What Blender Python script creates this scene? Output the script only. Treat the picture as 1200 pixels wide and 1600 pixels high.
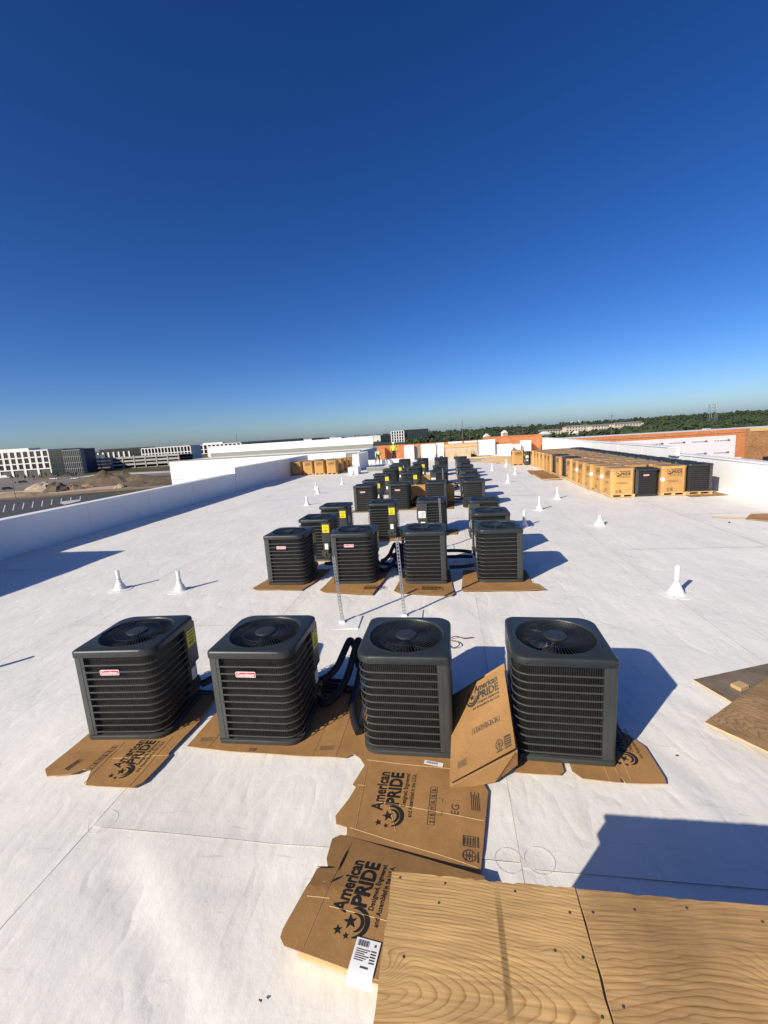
import bpy, bmesh, math, random
from mathutils import Vector, Matrix, noise, Euler
for o in list(bpy.data.objects): bpy.data.objects.remove(o)
scene = bpy.context.scene
C = scene.collection
PI = math.pi
rad = math.radians
rnd = random.Random(7)

# ---------------------------------------------------------------- camera
CAM_R = Vector((0.98795181, 0.14197836, -0.06159026))
CAM_U = Vector((0.03507765, 0.18218235, 0.98263887))
CAM_F = Vector((-0.15073411, 0.9729603, -0.17500711))
CAM_H = 2.595
FPX = 679.46
cd = bpy.data.cameras.new('camera'); cam = bpy.data.objects.new('camera', cd); C.objects.link(cam)
cd.sensor_fit = 'HORIZONTAL'; cd.sensor_width = 36; cd.lens = FPX / 1200 * 36
cd.clip_start = 0.05; cd.clip_end = 20000
M = Matrix((CAM_R, CAM_U, -CAM_F)).transposed().to_4x4(); M.translation = (0, 0, CAM_H)
cam.matrix_world = M
scene.camera = cam
scene.render.resolution_x = 768; scene.render.resolution_y = 1024

# ---------------------------------------------------------------- sky, sun, exposure
SUN_EL = rad(30.2)
SH = Vector((0.6459, 0.7634))                 # direction in which shadows fall on the roof
w = bpy.data.worlds.new('World'); scene.world = w; w.use_nodes = True
nt = w.node_tree; nt.nodes.clear()
sky = nt.nodes.new('ShaderNodeTexSky'); sky.sky_type = 'NISHITA'; sky.sun_disc = False
sky.sun_elevation = SUN_EL
sky.sun_rotation = math.atan2(-SH.x, -SH.y)    # towards the sun, measured from +Y
sky.altitude = 600; sky.air_density = 0.8; sky.dust_density = 1.3; sky.ozone_density = 5.0
bg = nt.nodes.new('ShaderNodeBackground'); bg.inputs['Strength'].default_value = 0.080
wo = nt.nodes.new('ShaderNodeOutputWorld')
hsn = nt.nodes.new('ShaderNodeHueSaturation'); hsn.inputs['Saturation'].default_value = 1.17; hsn.inputs['Hue'].default_value = 0.510
gmn = nt.nodes.new('ShaderNodeGamma'); gmn.inputs[1].default_value = 1.15
nt.links.new(sky.outputs[0], gmn.inputs[0]); nt.links.new(gmn.outputs[0], hsn.inputs['Color']); nt.links.new(hsn.outputs[0], bg.inputs[0]); nt.links.new(bg.outputs[0], wo.inputs[0])
sd = bpy.data.lights.new('sun', 'SUN'); sd.energy = 5.0; sd.angle = rad(0.5); sd.color = (1.0, 0.915, 0.775)
sun = bpy.data.objects.new('sun', sd); C.objects.link(sun)
sdir = Vector((SH.x * math.cos(SUN_EL), SH.y * math.cos(SUN_EL), -math.sin(SUN_EL)))
sun.rotation_euler = sdir.to_track_quat('-Z', 'Y').to_euler(); sun.location = (-20, -20, 30)
vs = scene.view_settings; vs.view_transform = 'Standard'; vs.look = 'None'; vs.gamma = 1.0; vs.use_curve_mapping = False
vs.exposure = 0.2
scene.render.engine = 'CYCLES'

# ---------------------------------------------------------------- pixel helpers (photo pixels, 1200 x 1600)
def ray(u, v): return CAM_F + CAM_R * ((u - 600) / FPX) - CAM_U * ((v - 800) / FPX)
def gp(u, v, z=0.0):
    d = ray(u, v); t = (z - CAM_H) / d.z
    return Vector((0, 0, CAM_H)) + d * t
def gxy(u, v, z=0.0):
    p = gp(u, v, z); return (p.x, p.y)
def on_y(u, v, Y):
    d = ray(u, v); return Vector((0, 0, CAM_H)) + d * (Y / d.y)

# ---------------------------------------------------------------- materials
def newmat(name):
    m = bpy.data.materials.new(name); m.use_nodes = True
    return m, m.node_tree.nodes, m.node_tree.links, m.node_tree.nodes['Principled BSDF']
def mat(name, col, rough=0.6, var=0.0, scale=6.0, bump=0.0, bscale=40.0, metal=0.0, spec=0.5, stretch=(1, 1, 1), objvar=0.0, coords='Object'):
    m, N, L, b = newmat(name)
    b.inputs['Base Color'].default_value = (*col, 1); b.inputs['Roughness'].default_value = rough
    b.inputs['Metallic'].default_value = metal; b.inputs['Specular IOR Level'].default_value = spec
    if var or bump or objvar:
        tc = N.new('ShaderNodeTexCoord'); mp = N.new('ShaderNodeMapping'); mp.inputs['Scale'].default_value = stretch
        L.new(tc.outputs[coords], mp.inputs[0])
    last = None
    if var:
        n = N.new('ShaderNodeTexNoise'); n.inputs['Scale'].default_value = scale; n.inputs['Detail'].default_value = 6; n.inputs['Roughness'].default_value = 0.65
        L.new(mp.outputs[0], n.inputs[0])
        mr = N.new('ShaderNodeMapRange'); mr.inputs[1].default_value = 0.25; mr.inputs[2].default_value = 0.75
        mr.inputs[3].default_value = 1 - var; mr.inputs[4].default_value = 1 + var
        L.new(n.outputs[0], mr.inputs[0]); last = mr.outputs[0]
    if objvar:
        oi = N.new('ShaderNodeObjectInfo'); mr2 = N.new('ShaderNodeMapRange'); mr2.inputs[3].default_value = 1 - objvar; mr2.inputs[4].default_value = 1 + objvar
        L.new(oi.outputs['Random'], mr2.inputs[0])
        if last:
            mu = N.new('ShaderNodeMath'); mu.operation = 'MULTIPLY'; L.new(last, mu.inputs[0]); L.new(mr2.outputs[0], mu.inputs[1]); last = mu.outputs[0]
        else: last = mr2.outputs[0]
    if last:
        vm = N.new('ShaderNodeVectorMath'); vm.operation = 'SCALE'; vm.inputs[0].default_value = col
        L.new(last, vm.inputs['Scale']); L.new(vm.outputs[0], b.inputs['Base Color'])
    if bump:
        n2 = N.new('ShaderNodeTexNoise'); n2.inputs['Scale'].default_value = bscale; n2.inputs['Detail'].default_value = 4
        L.new(mp.outputs[0], n2.inputs[0])
        bp = N.new('ShaderNodeBump'); bp.inputs['Strength'].default_value = bump; bp.inputs['Distance'].default_value = 0.01
        L.new(n2.outputs[0], bp.inputs['Height']); L.new(bp.outputs[0], b.inputs['Normal'])
    return m

def membrane_mat():
    m, N, L, b = newmat('white_membrane')
    b.inputs['Roughness'].default_value = 0.55; b.inputs['Specular IOR Level'].default_value = 0.35
    tc = N.new('ShaderNodeTexCoord')
    def noise_(scale, detail, rough=0.6, st=(1, 1, 1), rot=0):
        mp = N.new('ShaderNodeMapping'); mp.inputs['Scale'].default_value = st; mp.inputs['Rotation'].default_value = (0, 0, rot)
        L.new(tc.outputs['Object'], mp.inputs[0])
        n = N.new('ShaderNodeTexNoise'); n.inputs['Scale'].default_value = scale; n.inputs['Detail'].default_value = detail; n.inputs['Roughness'].default_value = rough
        L.new(mp.outputs[0], n.inputs[0]); return n
    def ramp(src, a, bb, ca, cb):
        r = N.new('ShaderNodeMapRange'); r.inputs[1].default_value = a; r.inputs[2].default_value = bb; r.inputs[3].default_value = ca; r.inputs[4].default_value = cb
        L.new(src, r.inputs[0]); return r.outputs[0]
    def mul(a, b_):
        x = N.new('ShaderNodeMath'); x.operation = 'MULTIPLY'; L.new(a, x.inputs[0]); L.new(b_, x.inputs[1]); return x.outputs[0]
    a = ramp(noise_(0.55, 5).outputs[0], 0.3, 0.7, 0.93, 1.03)
    s = ramp(noise_(3.0, 6, 0.7, (1.0, 0.35, 1), 0.5).outputs[0], 0.35, 0.62, 0.925, 1.0)
    s2 = ramp(noise_(7.0, 5, 0.75, (0.25, 1.3, 1), -0.35).outputs[0], 0.60, 0.74, 1.0, 0.80)      # scuffs
    sp = ramp(noise_(38.0, 3, 0.7).outputs[0], 0.69, 0.76, 1.0, 0.72)                             # dirt specks
    s3 = ramp(noise_(2.4, 8, 0.78, (1.0, 0.55, 1), 0.9).outputs[0], 0.55, 0.72, 1.0, 0.87)         # foot-traffic smears
    s4 = ramp(noise_(16.0, 4, 0.7, (0.12, 1.0, 1), 0.7).outputs[0], 0.66, 0.74, 1.0, 0.80)          # drag scratches
    f = mul(mul(mul(a, s), mul(s2, sp)), mul(s3, s4))
    vm = N.new('ShaderNodeVectorMath'); vm.operation = 'SCALE'; vm.inputs[0].default_value = (0.84, 0.808, 0.735)
    L.new(f, vm.inputs['Scale']); L.new(vm.outputs[0], b.inputs['Base Color'])
    nb = noise_(9, 6, 0.65, (1, 0.6, 1), 0.3); bp = N.new('ShaderNodeBump'); bp.inputs['Strength'].default_value = 0.30; bp.inputs['Distance'].default_value = 0.02
    L.new(nb.outputs[0], bp.inputs['Height'])
    wr = noise_(1.6, 3, 0.55, (1.0, 0.45, 1), -0.6); wa = N.new('ShaderNodeMath'); wa.operation = 'SUBTRACT'; wa.inputs[1].default_value = 0.5; L.new(wr.outputs[0], wa.inputs[0])
    wb = N.new('ShaderNodeMath'); wb.operation = 'ABSOLUTE'; L.new(wa.outputs[0], wb.inputs[0]); wm = ramp(wb.outputs[0], 0.0, 0.05, 0.0, 1.0)      # sharp crease lines
    bq = N.new('ShaderNodeBump'); bq.inputs['Strength'].default_value = 0.22; bq.inputs['Distance'].default_value = 0.012; L.new(wm, bq.inputs['Height']); L.new(bp.outputs[0], bq.inputs['Normal']); L.new(bq.outputs[0], b.inputs['Normal'])
    return m

def ply_mat(name, light, dark, freq, seed, sx=0.10, stain=0.0, cx=0.0, cy=-0.45, coords='Object', mark=None, warp=0.16, knots=()):
    """plywood face veneer: long cathedral grain along local X"""
    m, N, L, b = newmat(name)
    b.inputs['Roughness'].default_value = 0.7; b.inputs['Specular IOR Level'].default_value = 0.25
    tc = N.new('ShaderNodeTexCoord')
    mp = N.new('ShaderNodeMapping'); mp.inputs['Location'].default_value = (-cx * sx, -cy, seed); mp.inputs['Scale'].default_value = (sx, 1, 1)
    L.new(tc.outputs[coords], mp.inputs[0])
    nz = N.new('ShaderNodeTexNoise'); nz.inputs['Scale'].default_value = 2.6; nz.inputs['Detail'].default_value = 4; nz.inputs['Roughness'].default_value = 0.55
    mpn = N.new('ShaderNodeMapping'); mpn.inputs['Location'].default_value = (seed, seed, seed); mpn.inputs['Scale'].default_value = (0.55, 1.1, 1); L.new(tc.outputs[coords], mpn.inputs[0]); L.new(mpn.outputs[0], nz.inputs[0])
    sub = N.new('ShaderNodeVectorMath'); sub.operation = 'SUBTRACT'; sub.inputs[1].default_value = (0.5, 0.5, 0.5); L.new(nz.outputs['Color'], sub.inputs[0])
    sc = N.new('ShaderNodeVectorMath'); sc.operation = 'SCALE'; sc.inputs['Scale'].default_value = warp; L.new(sub.outputs[0], sc.inputs[0])
    ad = N.new('ShaderNodeVectorMath'); ad.operation = 'ADD'; L.new(mp.outputs[0], ad.inputs[0]); L.new(sc.outputs[0], ad.inputs[1])
    for (kx, ky, ka, kb, amp) in knots:
        dv = N.new('ShaderNodeVectorMath'); dv.operation = 'SUBTRACT'; dv.inputs[1].default_value = (kx, ky, 0); L.new(tc.outputs[coords], dv.inputs[0])
        dm = N.new('ShaderNodeVectorMath'); dm.operation = 'MULTIPLY'; dm.inputs[1].default_value = (1 / ka, 1 / kb, 0); L.new(dv.outputs[0], dm.inputs[0])
        dd = N.new('ShaderNodeVectorMath'); dd.operation = 'DOT_PRODUCT'; L.new(dm.outputs[0], dd.inputs[0]); L.new(dm.outputs[0], dd.inputs[1])
        ng = N.new('ShaderNodeMath'); ng.operation = 'MULTIPLY'; ng.inputs[1].default_value = -1; L.new(dd.outputs['Value'], ng.inputs[0])
        ex = N.new('ShaderNodeMath'); ex.operation = 'EXPONENT'; L.new(ng.outputs[0], ex.inputs[0])
        sv = N.new('ShaderNodeVectorMath'); sv.operation = 'SCALE'; sv.inputs[0].default_value = (0, amp, 0); L.new(ex.outputs[0], sv.inputs['Scale'])
        a2 = N.new('ShaderNodeVectorMath'); a2.operation = 'ADD'; L.new(ad.outputs[0], a2.inputs[0]); L.new(sv.outputs[0], a2.inputs[1]); ad = a2
    wv = N.new('ShaderNodeTexWave'); wv.wave_type = 'RINGS'; wv.rings_direction = 'Z'; wv.wave_profile = 'SAW'
    wv.inputs['Scale'].default_value = freq; wv.inputs['Distortion'].default_value = 0.5; wv.inputs['Detail'].default_value = 2; wv.inputs['Detail Scale'].default_value = 6
    L.new(ad.outputs[0], wv.inputs[0])
    cr = N.new('ShaderNodeValToRGB'); e = cr.color_ramp.elements
    e[0].position = 0.0; e[0].color = (*light, 1); e[1].position = 0.97; e[1].color = (*dark, 1)
    e[1].position = 1.0; e[1].color = (*light, 1)
    for (pp, f_) in ((0.5, 0.06), (0.74, 0.28), (0.86, 0.75), (0.93, 0.9), (0.98, 0.3)):
        k = cr.color_ramp.elements.new(pp); k.color = tuple(light[i] * (1 - f_) + dark[i] * f_ for i in range(3)) + (1,)
    L.new(wv.outputs[0], cr.inputs[0])
    fi = N.new('ShaderNodeTexNoise'); fi.inputs['Scale'].default_value = 60; fi.inputs['Detail'].default_value = 5
    mpf = N.new('ShaderNodeMapping'); mpf.inputs['Scale'].default_value = (0.06, 1.6, 1); L.new(tc.outputs[coords], mpf.inputs[0]); L.new(mpf.outputs[0], fi.inputs[0])
    mr = N.new('ShaderNodeMapRange'); mr.inputs[1].default_value = 0.3; mr.inputs[2].default_value = 0.7; mr.inputs[3].default_value = 0.70; mr.inputs[4].default_value = 1.18; L.new(fi.outputs[0], mr.inputs[0])
    fade = N.new('ShaderNodeTexNoise'); fade.inputs['Scale'].default_value = 4.5; fade.inputs['Detail'].default_value = 4; fade.inputs['Roughness'].default_value = 0.6
    mpd = N.new('ShaderNodeMapping'); mpd.inputs['Location'].default_value = (seed * 3, 1, 0); mpd.inputs['Scale'].default_value = (0.5, 1.6, 1); L.new(tc.outputs[coords], mpd.inputs[0]); L.new(mpd.outputs[0], fade.inputs[0])
    fr_ = N.new('ShaderNodeMapRange'); fr_.inputs[1].default_value = 0.33; fr_.inputs[2].default_value = 0.66; fr_.inputs[3].default_value = 0.35; fr_.inputs[4].default_value = 1.0; L.new(fade.outputs[0], fr_.inputs[0])
    mixl = N.new('ShaderNodeMix'); mixl.data_type = 'RGBA'; mixl.inputs[6].default_value = tuple(light[i] * 0.85 + dark[i] * 0.15 for i in range(3)) + (1,); L.new(fr_.outputs[0], mixl.inputs[0]); L.new(cr.outputs[0], mixl.inputs[7])
    bl = N.new('ShaderNodeTexNoise'); bl.inputs['Scale'].default_value = 3.0; bl.inputs['Detail'].default_value = 5; L.new(tc.outputs[coords], bl.inputs[0])
    mr2 = N.new('ShaderNodeMapRange'); mr2.inputs[1].default_value = 0.35; mr2.inputs[2].default_value = 0.7; mr2.inputs[3].default_value = 1.08; mr2.inputs[4].default_value = 1.0 - 0.22 - stain; L.new(bl.outputs[0], mr2.inputs[0])
    mu = N.new('ShaderNodeMath'); mu.operation = 'MULTIPLY'; L.new(mr.outputs[0], mu.inputs[0]); L.new(mr2.outputs[0], mu.inputs[1])
    vm = N.new('ShaderNodeVectorMath'); vm.operation = 'SCALE'; L.new(mixl.outputs[2], vm.inputs[0]); L.new(mu.outputs[0], vm.inputs['Scale'])
    if mark:      # a dark boot-rub streak across the grain
        sp = N.new('ShaderNodeSeparateXYZ'); L.new(tc.outputs[coords], sp.inputs[0])
        def band(src, c, w):
            a = N.new('ShaderNodeMath'); a.operation = 'SUBTRACT'; a.inputs[1].default_value = c; L.new(src, a.inputs[0])
            q = N.new('ShaderNodeMath'); q.operation = 'ABSOLUTE'; L.new(a.outputs[0], q.inputs[0])
            r = N.new('ShaderNodeMapRange'); r.interpolation_type = 'SMOOTHSTEP'; r.inputs[1].default_value = w * 0.35; r.inputs[2].default_value = w; r.inputs[3].default_value = 1; r.inputs[4].default_value = 0; L.new(q.outputs[0], r.inputs[0]); return r.outputs[0]
        m1 = N.new('ShaderNodeMath'); m1.operation = 'MULTIPLY'; L.new(band(sp.outputs[0], mark[0], 0.014), m1.inputs[0]); L.new(band(sp.outputs[1], mark[1], 0.22), m1.inputs[1])
        m2 = N.new('ShaderNodeMath'); m2.operation = 'MULTIPLY'; L.new(m1.outputs[0], m2.inputs[0]); L.new(fi.outputs[0], m2.inputs[1])
        m3 = N.new('ShaderNodeMath'); m3.operation = 'MULTIPLY_ADD'; m3.inputs[1].default_value = -0.95; m3.inputs[2].default_value = 1.0; L.new(m2.outputs[0], m3.inputs[0])
        vm2 = N.new('ShaderNodeVectorMath'); vm2.operation = 'SCALE'; L.new(vm.outputs[0], vm2.inputs[0]); L.new(m3.outputs[0], vm2.inputs['Scale']); vm = vm2
    L.new(vm.outputs[0], b.inputs['Base Color'])
    bp = N.new('ShaderNodeBump'); bp.inputs['Strength'].default_value = 0.08; bp.inputs['Distance'].default_value = 0.002
    L.new(wv.outputs[0], bp.inputs['Height']); bp2 = N.new('ShaderNodeBump'); bp2.inputs['Strength'].default_value = 0.25; bp2.inputs['Distance'].default_value = 0.002
    L.new(fi.outputs[0], bp2.inputs['Height']); L.new(bp.outputs[0], bp2.inputs['Normal']); L.new(bp2.outputs[0], b.inputs['Normal'])
    return m

def card_mat(name, col, lines='X'):
    m, N, L, b = newmat(name)
    b.inputs['Roughness'].default_value = 0.75; b.inputs['Specular IOR Level'].default_value = 0.2
    tc = N.new('ShaderNodeTexCoord')
    n = N.new('ShaderNodeTexNoise'); n.inputs['Scale'].default_value = 5; n.inputs['Detail'].default_value = 7; n.inputs['Roughness'].default_value = 0.65; L.new(tc.outputs['Object'], n.inputs[0])
    mr = N.new('ShaderNodeMapRange'); mr.inputs[1].default_value = 0.3; mr.inputs[2].default_value = 0.7; mr.inputs[3].default_value = 0.84; mr.inputs[4].default_value = 1.1; L.new(n.outputs[0], mr.inputs[0])
    f2 = N.new('ShaderNodeTexNoise'); f2.inputs['Scale'].default_value = 130; f2.inputs['Detail'].default_value = 2; L.new(tc.outputs['Object'], f2.inputs[0])
    mr2 = N.new('ShaderNodeMapRange'); mr2.inputs[1].default_value = 0.3; mr2.inputs[2].default_value = 0.7; mr2.inputs[3].default_value = 0.9; mr2.inputs[4].default_value = 1.08; L.new(f2.outputs[0], mr2.inputs[0])
    oi = N.new('ShaderNodeObjectInfo'); mr3 = N.new('ShaderNodeMapRange'); mr3.inputs[3].default_value = 0.86; mr3.inputs[4].default_value = 1.1; L.new(oi.outputs['Random'], mr3.inputs[0])
    mu = N.new('ShaderNodeMath'); mu.operation = 'MULTIPLY'; L.new(mr.outputs[0], mu.inputs[0]); L.new(mr2.outputs[0], mu.inputs[1])
    mu2 = N.new('ShaderNodeMath'); mu2.operation = 'MULTIPLY'; L.new(mu.outputs[0], mu2.inputs[0]); L.new(mr3.outputs[0], mu2.inputs[1])
    vm = N.new('ShaderNodeVectorMath'); vm.operation = 'SCALE'; vm.inputs[0].default_value = col; L.new(mu2.outputs[0], vm.inputs['Scale']); L.new(vm.outputs[0], b.inputs['Base Color'])
    wv = N.new('ShaderNodeTexWave'); wv.bands_direction = lines; wv.inputs['Scale'].default_value = 45; L.new(tc.outputs['Object'], wv.inputs[0])
    bp = N.new('ShaderNodeBump'); bp.inputs['Strength'].default_value = 0.12; bp.inputs['Distance'].default_value = 0.002; L.new(wv.outputs[0], bp.inputs['Height'])
    bp2 = N.new('ShaderNodeBump'); bp2.inputs['Strength'].default_value = 0.35; bp2.inputs['Distance'].default_value = 0.012; L.new(n.outputs[0], bp2.inputs['Height']); L.new(bp.outputs[0], bp2.inputs['Normal'])
    L.new(bp2.outputs[0], b.inputs['Normal'])
    return m

def coil_mat():
    m, N, L, b = newmat('condenser_coil')
    b.inputs['Roughness'].default_value = 0.45
    tc = N.new('ShaderNodeTexCoord'); sx = N.new('ShaderNodeSeparateXYZ'); L.new(tc.outputs['Object'], sx.inputs[0])
    a = N.new('ShaderNodeMath'); a.operation = 'ADD'; L.new(sx.outputs[0], a.inputs[0]); L.new(sx.outputs[1], a.inputs[1])
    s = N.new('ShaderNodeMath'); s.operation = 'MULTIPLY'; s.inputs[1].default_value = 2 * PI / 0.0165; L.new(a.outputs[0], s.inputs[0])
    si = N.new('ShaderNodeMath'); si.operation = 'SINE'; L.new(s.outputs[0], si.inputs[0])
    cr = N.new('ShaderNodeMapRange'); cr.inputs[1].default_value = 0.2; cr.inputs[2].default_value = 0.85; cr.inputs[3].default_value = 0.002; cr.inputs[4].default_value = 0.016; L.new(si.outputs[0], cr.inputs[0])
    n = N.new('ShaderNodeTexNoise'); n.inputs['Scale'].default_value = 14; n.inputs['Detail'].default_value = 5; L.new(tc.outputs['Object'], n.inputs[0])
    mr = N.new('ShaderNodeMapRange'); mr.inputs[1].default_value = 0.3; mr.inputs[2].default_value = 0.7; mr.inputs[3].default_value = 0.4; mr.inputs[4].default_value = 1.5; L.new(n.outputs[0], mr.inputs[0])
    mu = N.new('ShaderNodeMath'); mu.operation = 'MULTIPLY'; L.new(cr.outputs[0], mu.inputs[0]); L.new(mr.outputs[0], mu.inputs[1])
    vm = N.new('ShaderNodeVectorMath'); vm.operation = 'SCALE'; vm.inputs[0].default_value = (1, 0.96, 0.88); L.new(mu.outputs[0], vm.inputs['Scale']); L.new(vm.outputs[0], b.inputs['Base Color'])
    bp = N.new('ShaderNodeBump'); bp.inputs['Strength'].default_value = 0.8; bp.inputs['Distance'].default_value = 0.003; L.new(si.outputs[0], bp.inputs['Height']); L.new(bp.outputs[0], b.inputs['Normal'])
    return m

def osb_mat(name, a, bcol, scale=9.0):
    m, N, L, b = newmat(name)
    b.inputs['Roughness'].default_value = 0.8
    tc = N.new('ShaderNodeTexCoord'); v = N.new('ShaderNodeTexVoronoi'); v.inputs['Scale'].default_value = scale; L.new(tc.outputs['Object'], v.inputs[0])
    sx = N.new('ShaderNodeSeparateColor'); L.new(v.outputs['Color'], sx.inputs[0])
    n = N.new('ShaderNodeTexNoise'); n.inputs['Scale'].default_value = 1.2; n.inputs['Detail'].default_value = 6; L.new(tc.outputs['Object'], n.inputs[0])
    ad = N.new('ShaderNodeMath'); ad.operation = 'MULTIPLY_ADD'; ad.inputs[1].default_value = 0.6; L.new(sx.outputs[0], ad.inputs[0])
    sb = N.new('ShaderNodeMath'); sb.operation = 'SUBTRACT'; sb.inputs[1].default_value = 0.28; L.new(n.outputs[0], sb.inputs[0]); L.new(sb.outputs[0], ad.inputs[2])
    mx = N.new('ShaderNodeMix'); mx.data_type = 'RGBA'; mx.inputs[6].default_value = (*a, 1); mx.inputs[7].default_value = (*bcol, 1); L.new(ad.outputs[0], mx.inputs[0])
    L.new(mx.outputs[2], b.inputs['Base Color'])
    bp = N.new('ShaderNodeBump'); bp.inputs['Strength'].default_value = 0.4; bp.inputs['Distance'].default_value = 0.01; L.new(sx.outputs[1], bp.inputs['Height']); L.new(bp.outputs[0], b.inputs['Normal'])
    return m

def ground_mat():
    m, N, L, b = newmat('ground')
    b.inputs['Roughness'].default_value = 0.95; b.inputs['Specular IOR Level'].default_value = 0.1
    tc = N.new('ShaderNodeTexCoord')
    n = N.new('ShaderNodeTexNoise'); n.inputs['Scale'].default_value = 0.012; n.inputs['Detail'].default_value = 9; n.inputs['Roughness'].default_value = 0.68; L.new(tc.outputs['Object'], n.inputs[0])
    cr = N.new('ShaderNodeValToRGB'); e = cr.color_ramp.elements
    e[0].position = 0.34; e[0].color = (0.05, 0.055, 0.02, 1); e[1].position = 0.68; e[1].color = (0.30, 0.235, 0.15, 1)
    k = e.new(0.46); k.color = (0.10, 0.085, 0.04, 1); k = e.new(0.55); k.color = (0.19, 0.145, 0.085, 1)
    L.new(n.outputs[0], cr.inputs[0]); L.new(cr.outputs[0], b.inputs['Base Color'])
    return m

MT = {}
MT['membrane'] = membrane_mat()
MT['wallmembrane'] = mat('white_wall_membrane', (0.80, 0.79, 0.765), 0.5, 0.045, 0.9, 0.25, 5.0)
MT['boot'] = mat('white_pipe_boot', (0.80, 0.795, 0.76), 0.45, 0.06, 9, 0.2, 30)
MT['seam'] = mat('seam_grime', (0.13, 0.13, 0.135), 0.8, 0.5, 7.0)
MT['weld'] = mat('seam_weld', (0.74, 0.735, 0.72), 0.4, 0.08, 3.0)
MT['weldring'] = mat('patch_weld_ring', (0.68, 0.67, 0.65), 0.5, 0.2, 20)
MT['paint'] = mat('charcoal_paint', (0.046, 0.050, 0.047), 0.45, 0.10, 5, 0.05, 90, spec=0.5)
MT['lidpaint'] = mat('charcoal_lid_paint', (0.024, 0.029, 0.029), 0.42, 0.16, 6, 0.06, 90, spec=0.5)
MT['coil'] = coil_mat()
MT['black'] = mat('black_plastic', (0.010, 0.010, 0.011), 0.38, 0.2, 20)
MT['blade'] = mat('fan_blade_metal', (0.035, 0.037, 0.038), 0.22, 0.1, 20, spec=0.8)
MT['wire'] = mat('grille_wire', (0.02, 0.022, 0.023), 0.3)
MT['red'] = mat('badge_red', (0.55, 0.022, 0.04), 0.35)
MT['white'] = mat('label_white', (0.78, 0.78, 0.77), 0.5)
MT['yellow'] = mat('label_yellow', (0.80, 0.70, 0.01), 0.5)
MT['ink'] = mat('black_ink', (0.014, 0.013, 0.012), 0.6)
MT['greyink'] = mat('grey_ink', (0.07, 0.05, 0.035), 0.7)
MT['card'] = card_mat('cardboard', (0.36, 0.195, 0.072))
MT['cardfold'] = mat('cardboard_crease', (0.46, 0.30, 0.15), 0.8, 0.15, 20)
MT['cardcut'] = mat('cardboard_edge', (0.40, 0.27, 0.15), 0.85, 0.3, 60)
MT['carton'] = card_mat('carton_board', (0.55, 0.31, 0.11), 'Z')
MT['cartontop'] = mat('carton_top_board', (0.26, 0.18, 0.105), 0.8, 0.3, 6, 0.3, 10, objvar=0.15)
MT['pine'] = mat('pine_lumber', (0.56, 0.37, 0.17), 0.7, 0.18, 5, 0.2, 30, stretch=(0.2, 2, 2), objvar=0.14)
MT['ply1'] = ply_mat('plywood_veneer', (0.66, 0.42, 0.17), (0.31, 0.135, 0.035), 33.0, 0.3, 0.22, 0.0, -0.42, 0.615, mark=(0.052, 0.74), warp=0.075, knots=((-0.30, 0.66, 0.06, 0.05, 0.07), (0.21, 0.76, 0.05, 0.03, -0.04)))
MT['ply2'] = ply_mat('plywood_veneer_stained', (0.58, 0.355, 0.145), (0.33, 0.16, 0.05), 21.0, 4.7, 0.16, 0.25, 0.5, 0.35, warp=0.15, knots=((-0.1, 0.75, 0.08, 0.06, 0.08),))
MT['ply3'] = ply_mat('plywood_veneer_weathered', (0.42, 0.265, 0.125), (0.15, 0.075, 0.028), 11.0, 8.1, 0.5, 0.22, 0.1, -0.35, warp=0.34)
MT['plygrey'] = ply_mat('plywood_veneer_grey', (0.24, 0.19, 0.135), (0.12, 0.085, 0.055), 14.0, 2.1, 0.1, 0.25, 0.0, -0.7)
MT['plyedge'] = mat('plywood_edge', (0.60, 0.42, 0.24), 0.8, 0.3, 40, stretch=(0.1, 0.1, 3))
MT['hose'] = mat('black_foam_hose', (0.012, 0.012, 0.013), 0.6, 0.25, 30, 0.3, 60)
MT['galv'] = mat('galvanised_steel', (0.42, 0.43, 0.44), 0.42, 0.15, 20, metal=0.75)
MT['copper'] = mat('brass_valve', (0.45, 0.27, 0.10), 0.35, metal=0.9)
MT['osb'] = osb_mat('osb_orange', (0.62, 0.24, 0.09), (0.44, 0.145, 0.05))
MT['osbbrown'] = osb_mat('osb_brown', (0.46, 0.245, 0.10), (0.24, 0.10, 0.035), 12)
MT['wrap'] = mat('pale_house_wrap', (0.72, 0.68, 0.68), 0.55, 0.05, 2)
MT['bloc'] = mat('white_insulation', (0.80, 0.80, 0.78), 0.6, 0.06, 2)
MT['greywall'] = mat('grey_sheathing', (0.23, 0.23, 0.2), 0.8, 0.15, 2)
MT['concrete'] = mat('concrete', (0.42, 0.40, 0.37), 0.85, 0.14, 0.3)
MT['darkglass'] = mat('dark_glass', (0.012, 0.016, 0.022), 0.12, spec=0.7)
MT['tealglass'] = mat('teal_glass', (0.02, 0.035, 0.04), 0.12, 0.4, 0.4, spec=0.7)
MT['bwhite'] = mat('white_precast', (0.72, 0.70, 0.66), 0.8, 0.06, 0.3)
MT['bgrey'] = mat('dark_grey_cladding', (0.06, 0.065, 0.07), 0.6, 0.2, 0.4)
MT['beige'] = mat('beige_stucco', (0.58, 0.50, 0.40), 0.85, 0.12, 0.2)
MT['roofgrey'] = mat('grey_shingle', (0.2, 0.19, 0.185), 0.9, 0.1, 0.5)
MT['ground'] = ground_mat()
MT['asphalt'] = mat('asphalt', (0.055, 0.055, 0.057), 0.9, 0.2, 0.2)
MT['kerb'] = mat('kerb_concrete', (0.5, 0.48, 0.45), 0.85, 0.1, 0.5)
MT['line'] = mat('painted_line', (0.75, 0.75, 0.73), 0.7)
MT['dirt'] = mat('bare_dirt', (0.24, 0.17, 0.11), 0.95, 0.3, 0.15, 0.6, 0.6)
MT['dirtpale'] = mat('pale_sandy_dirt', (0.42, 0.33, 0.22), 0.95, 0.25, 0.2, 0.6, 0.6)
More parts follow.
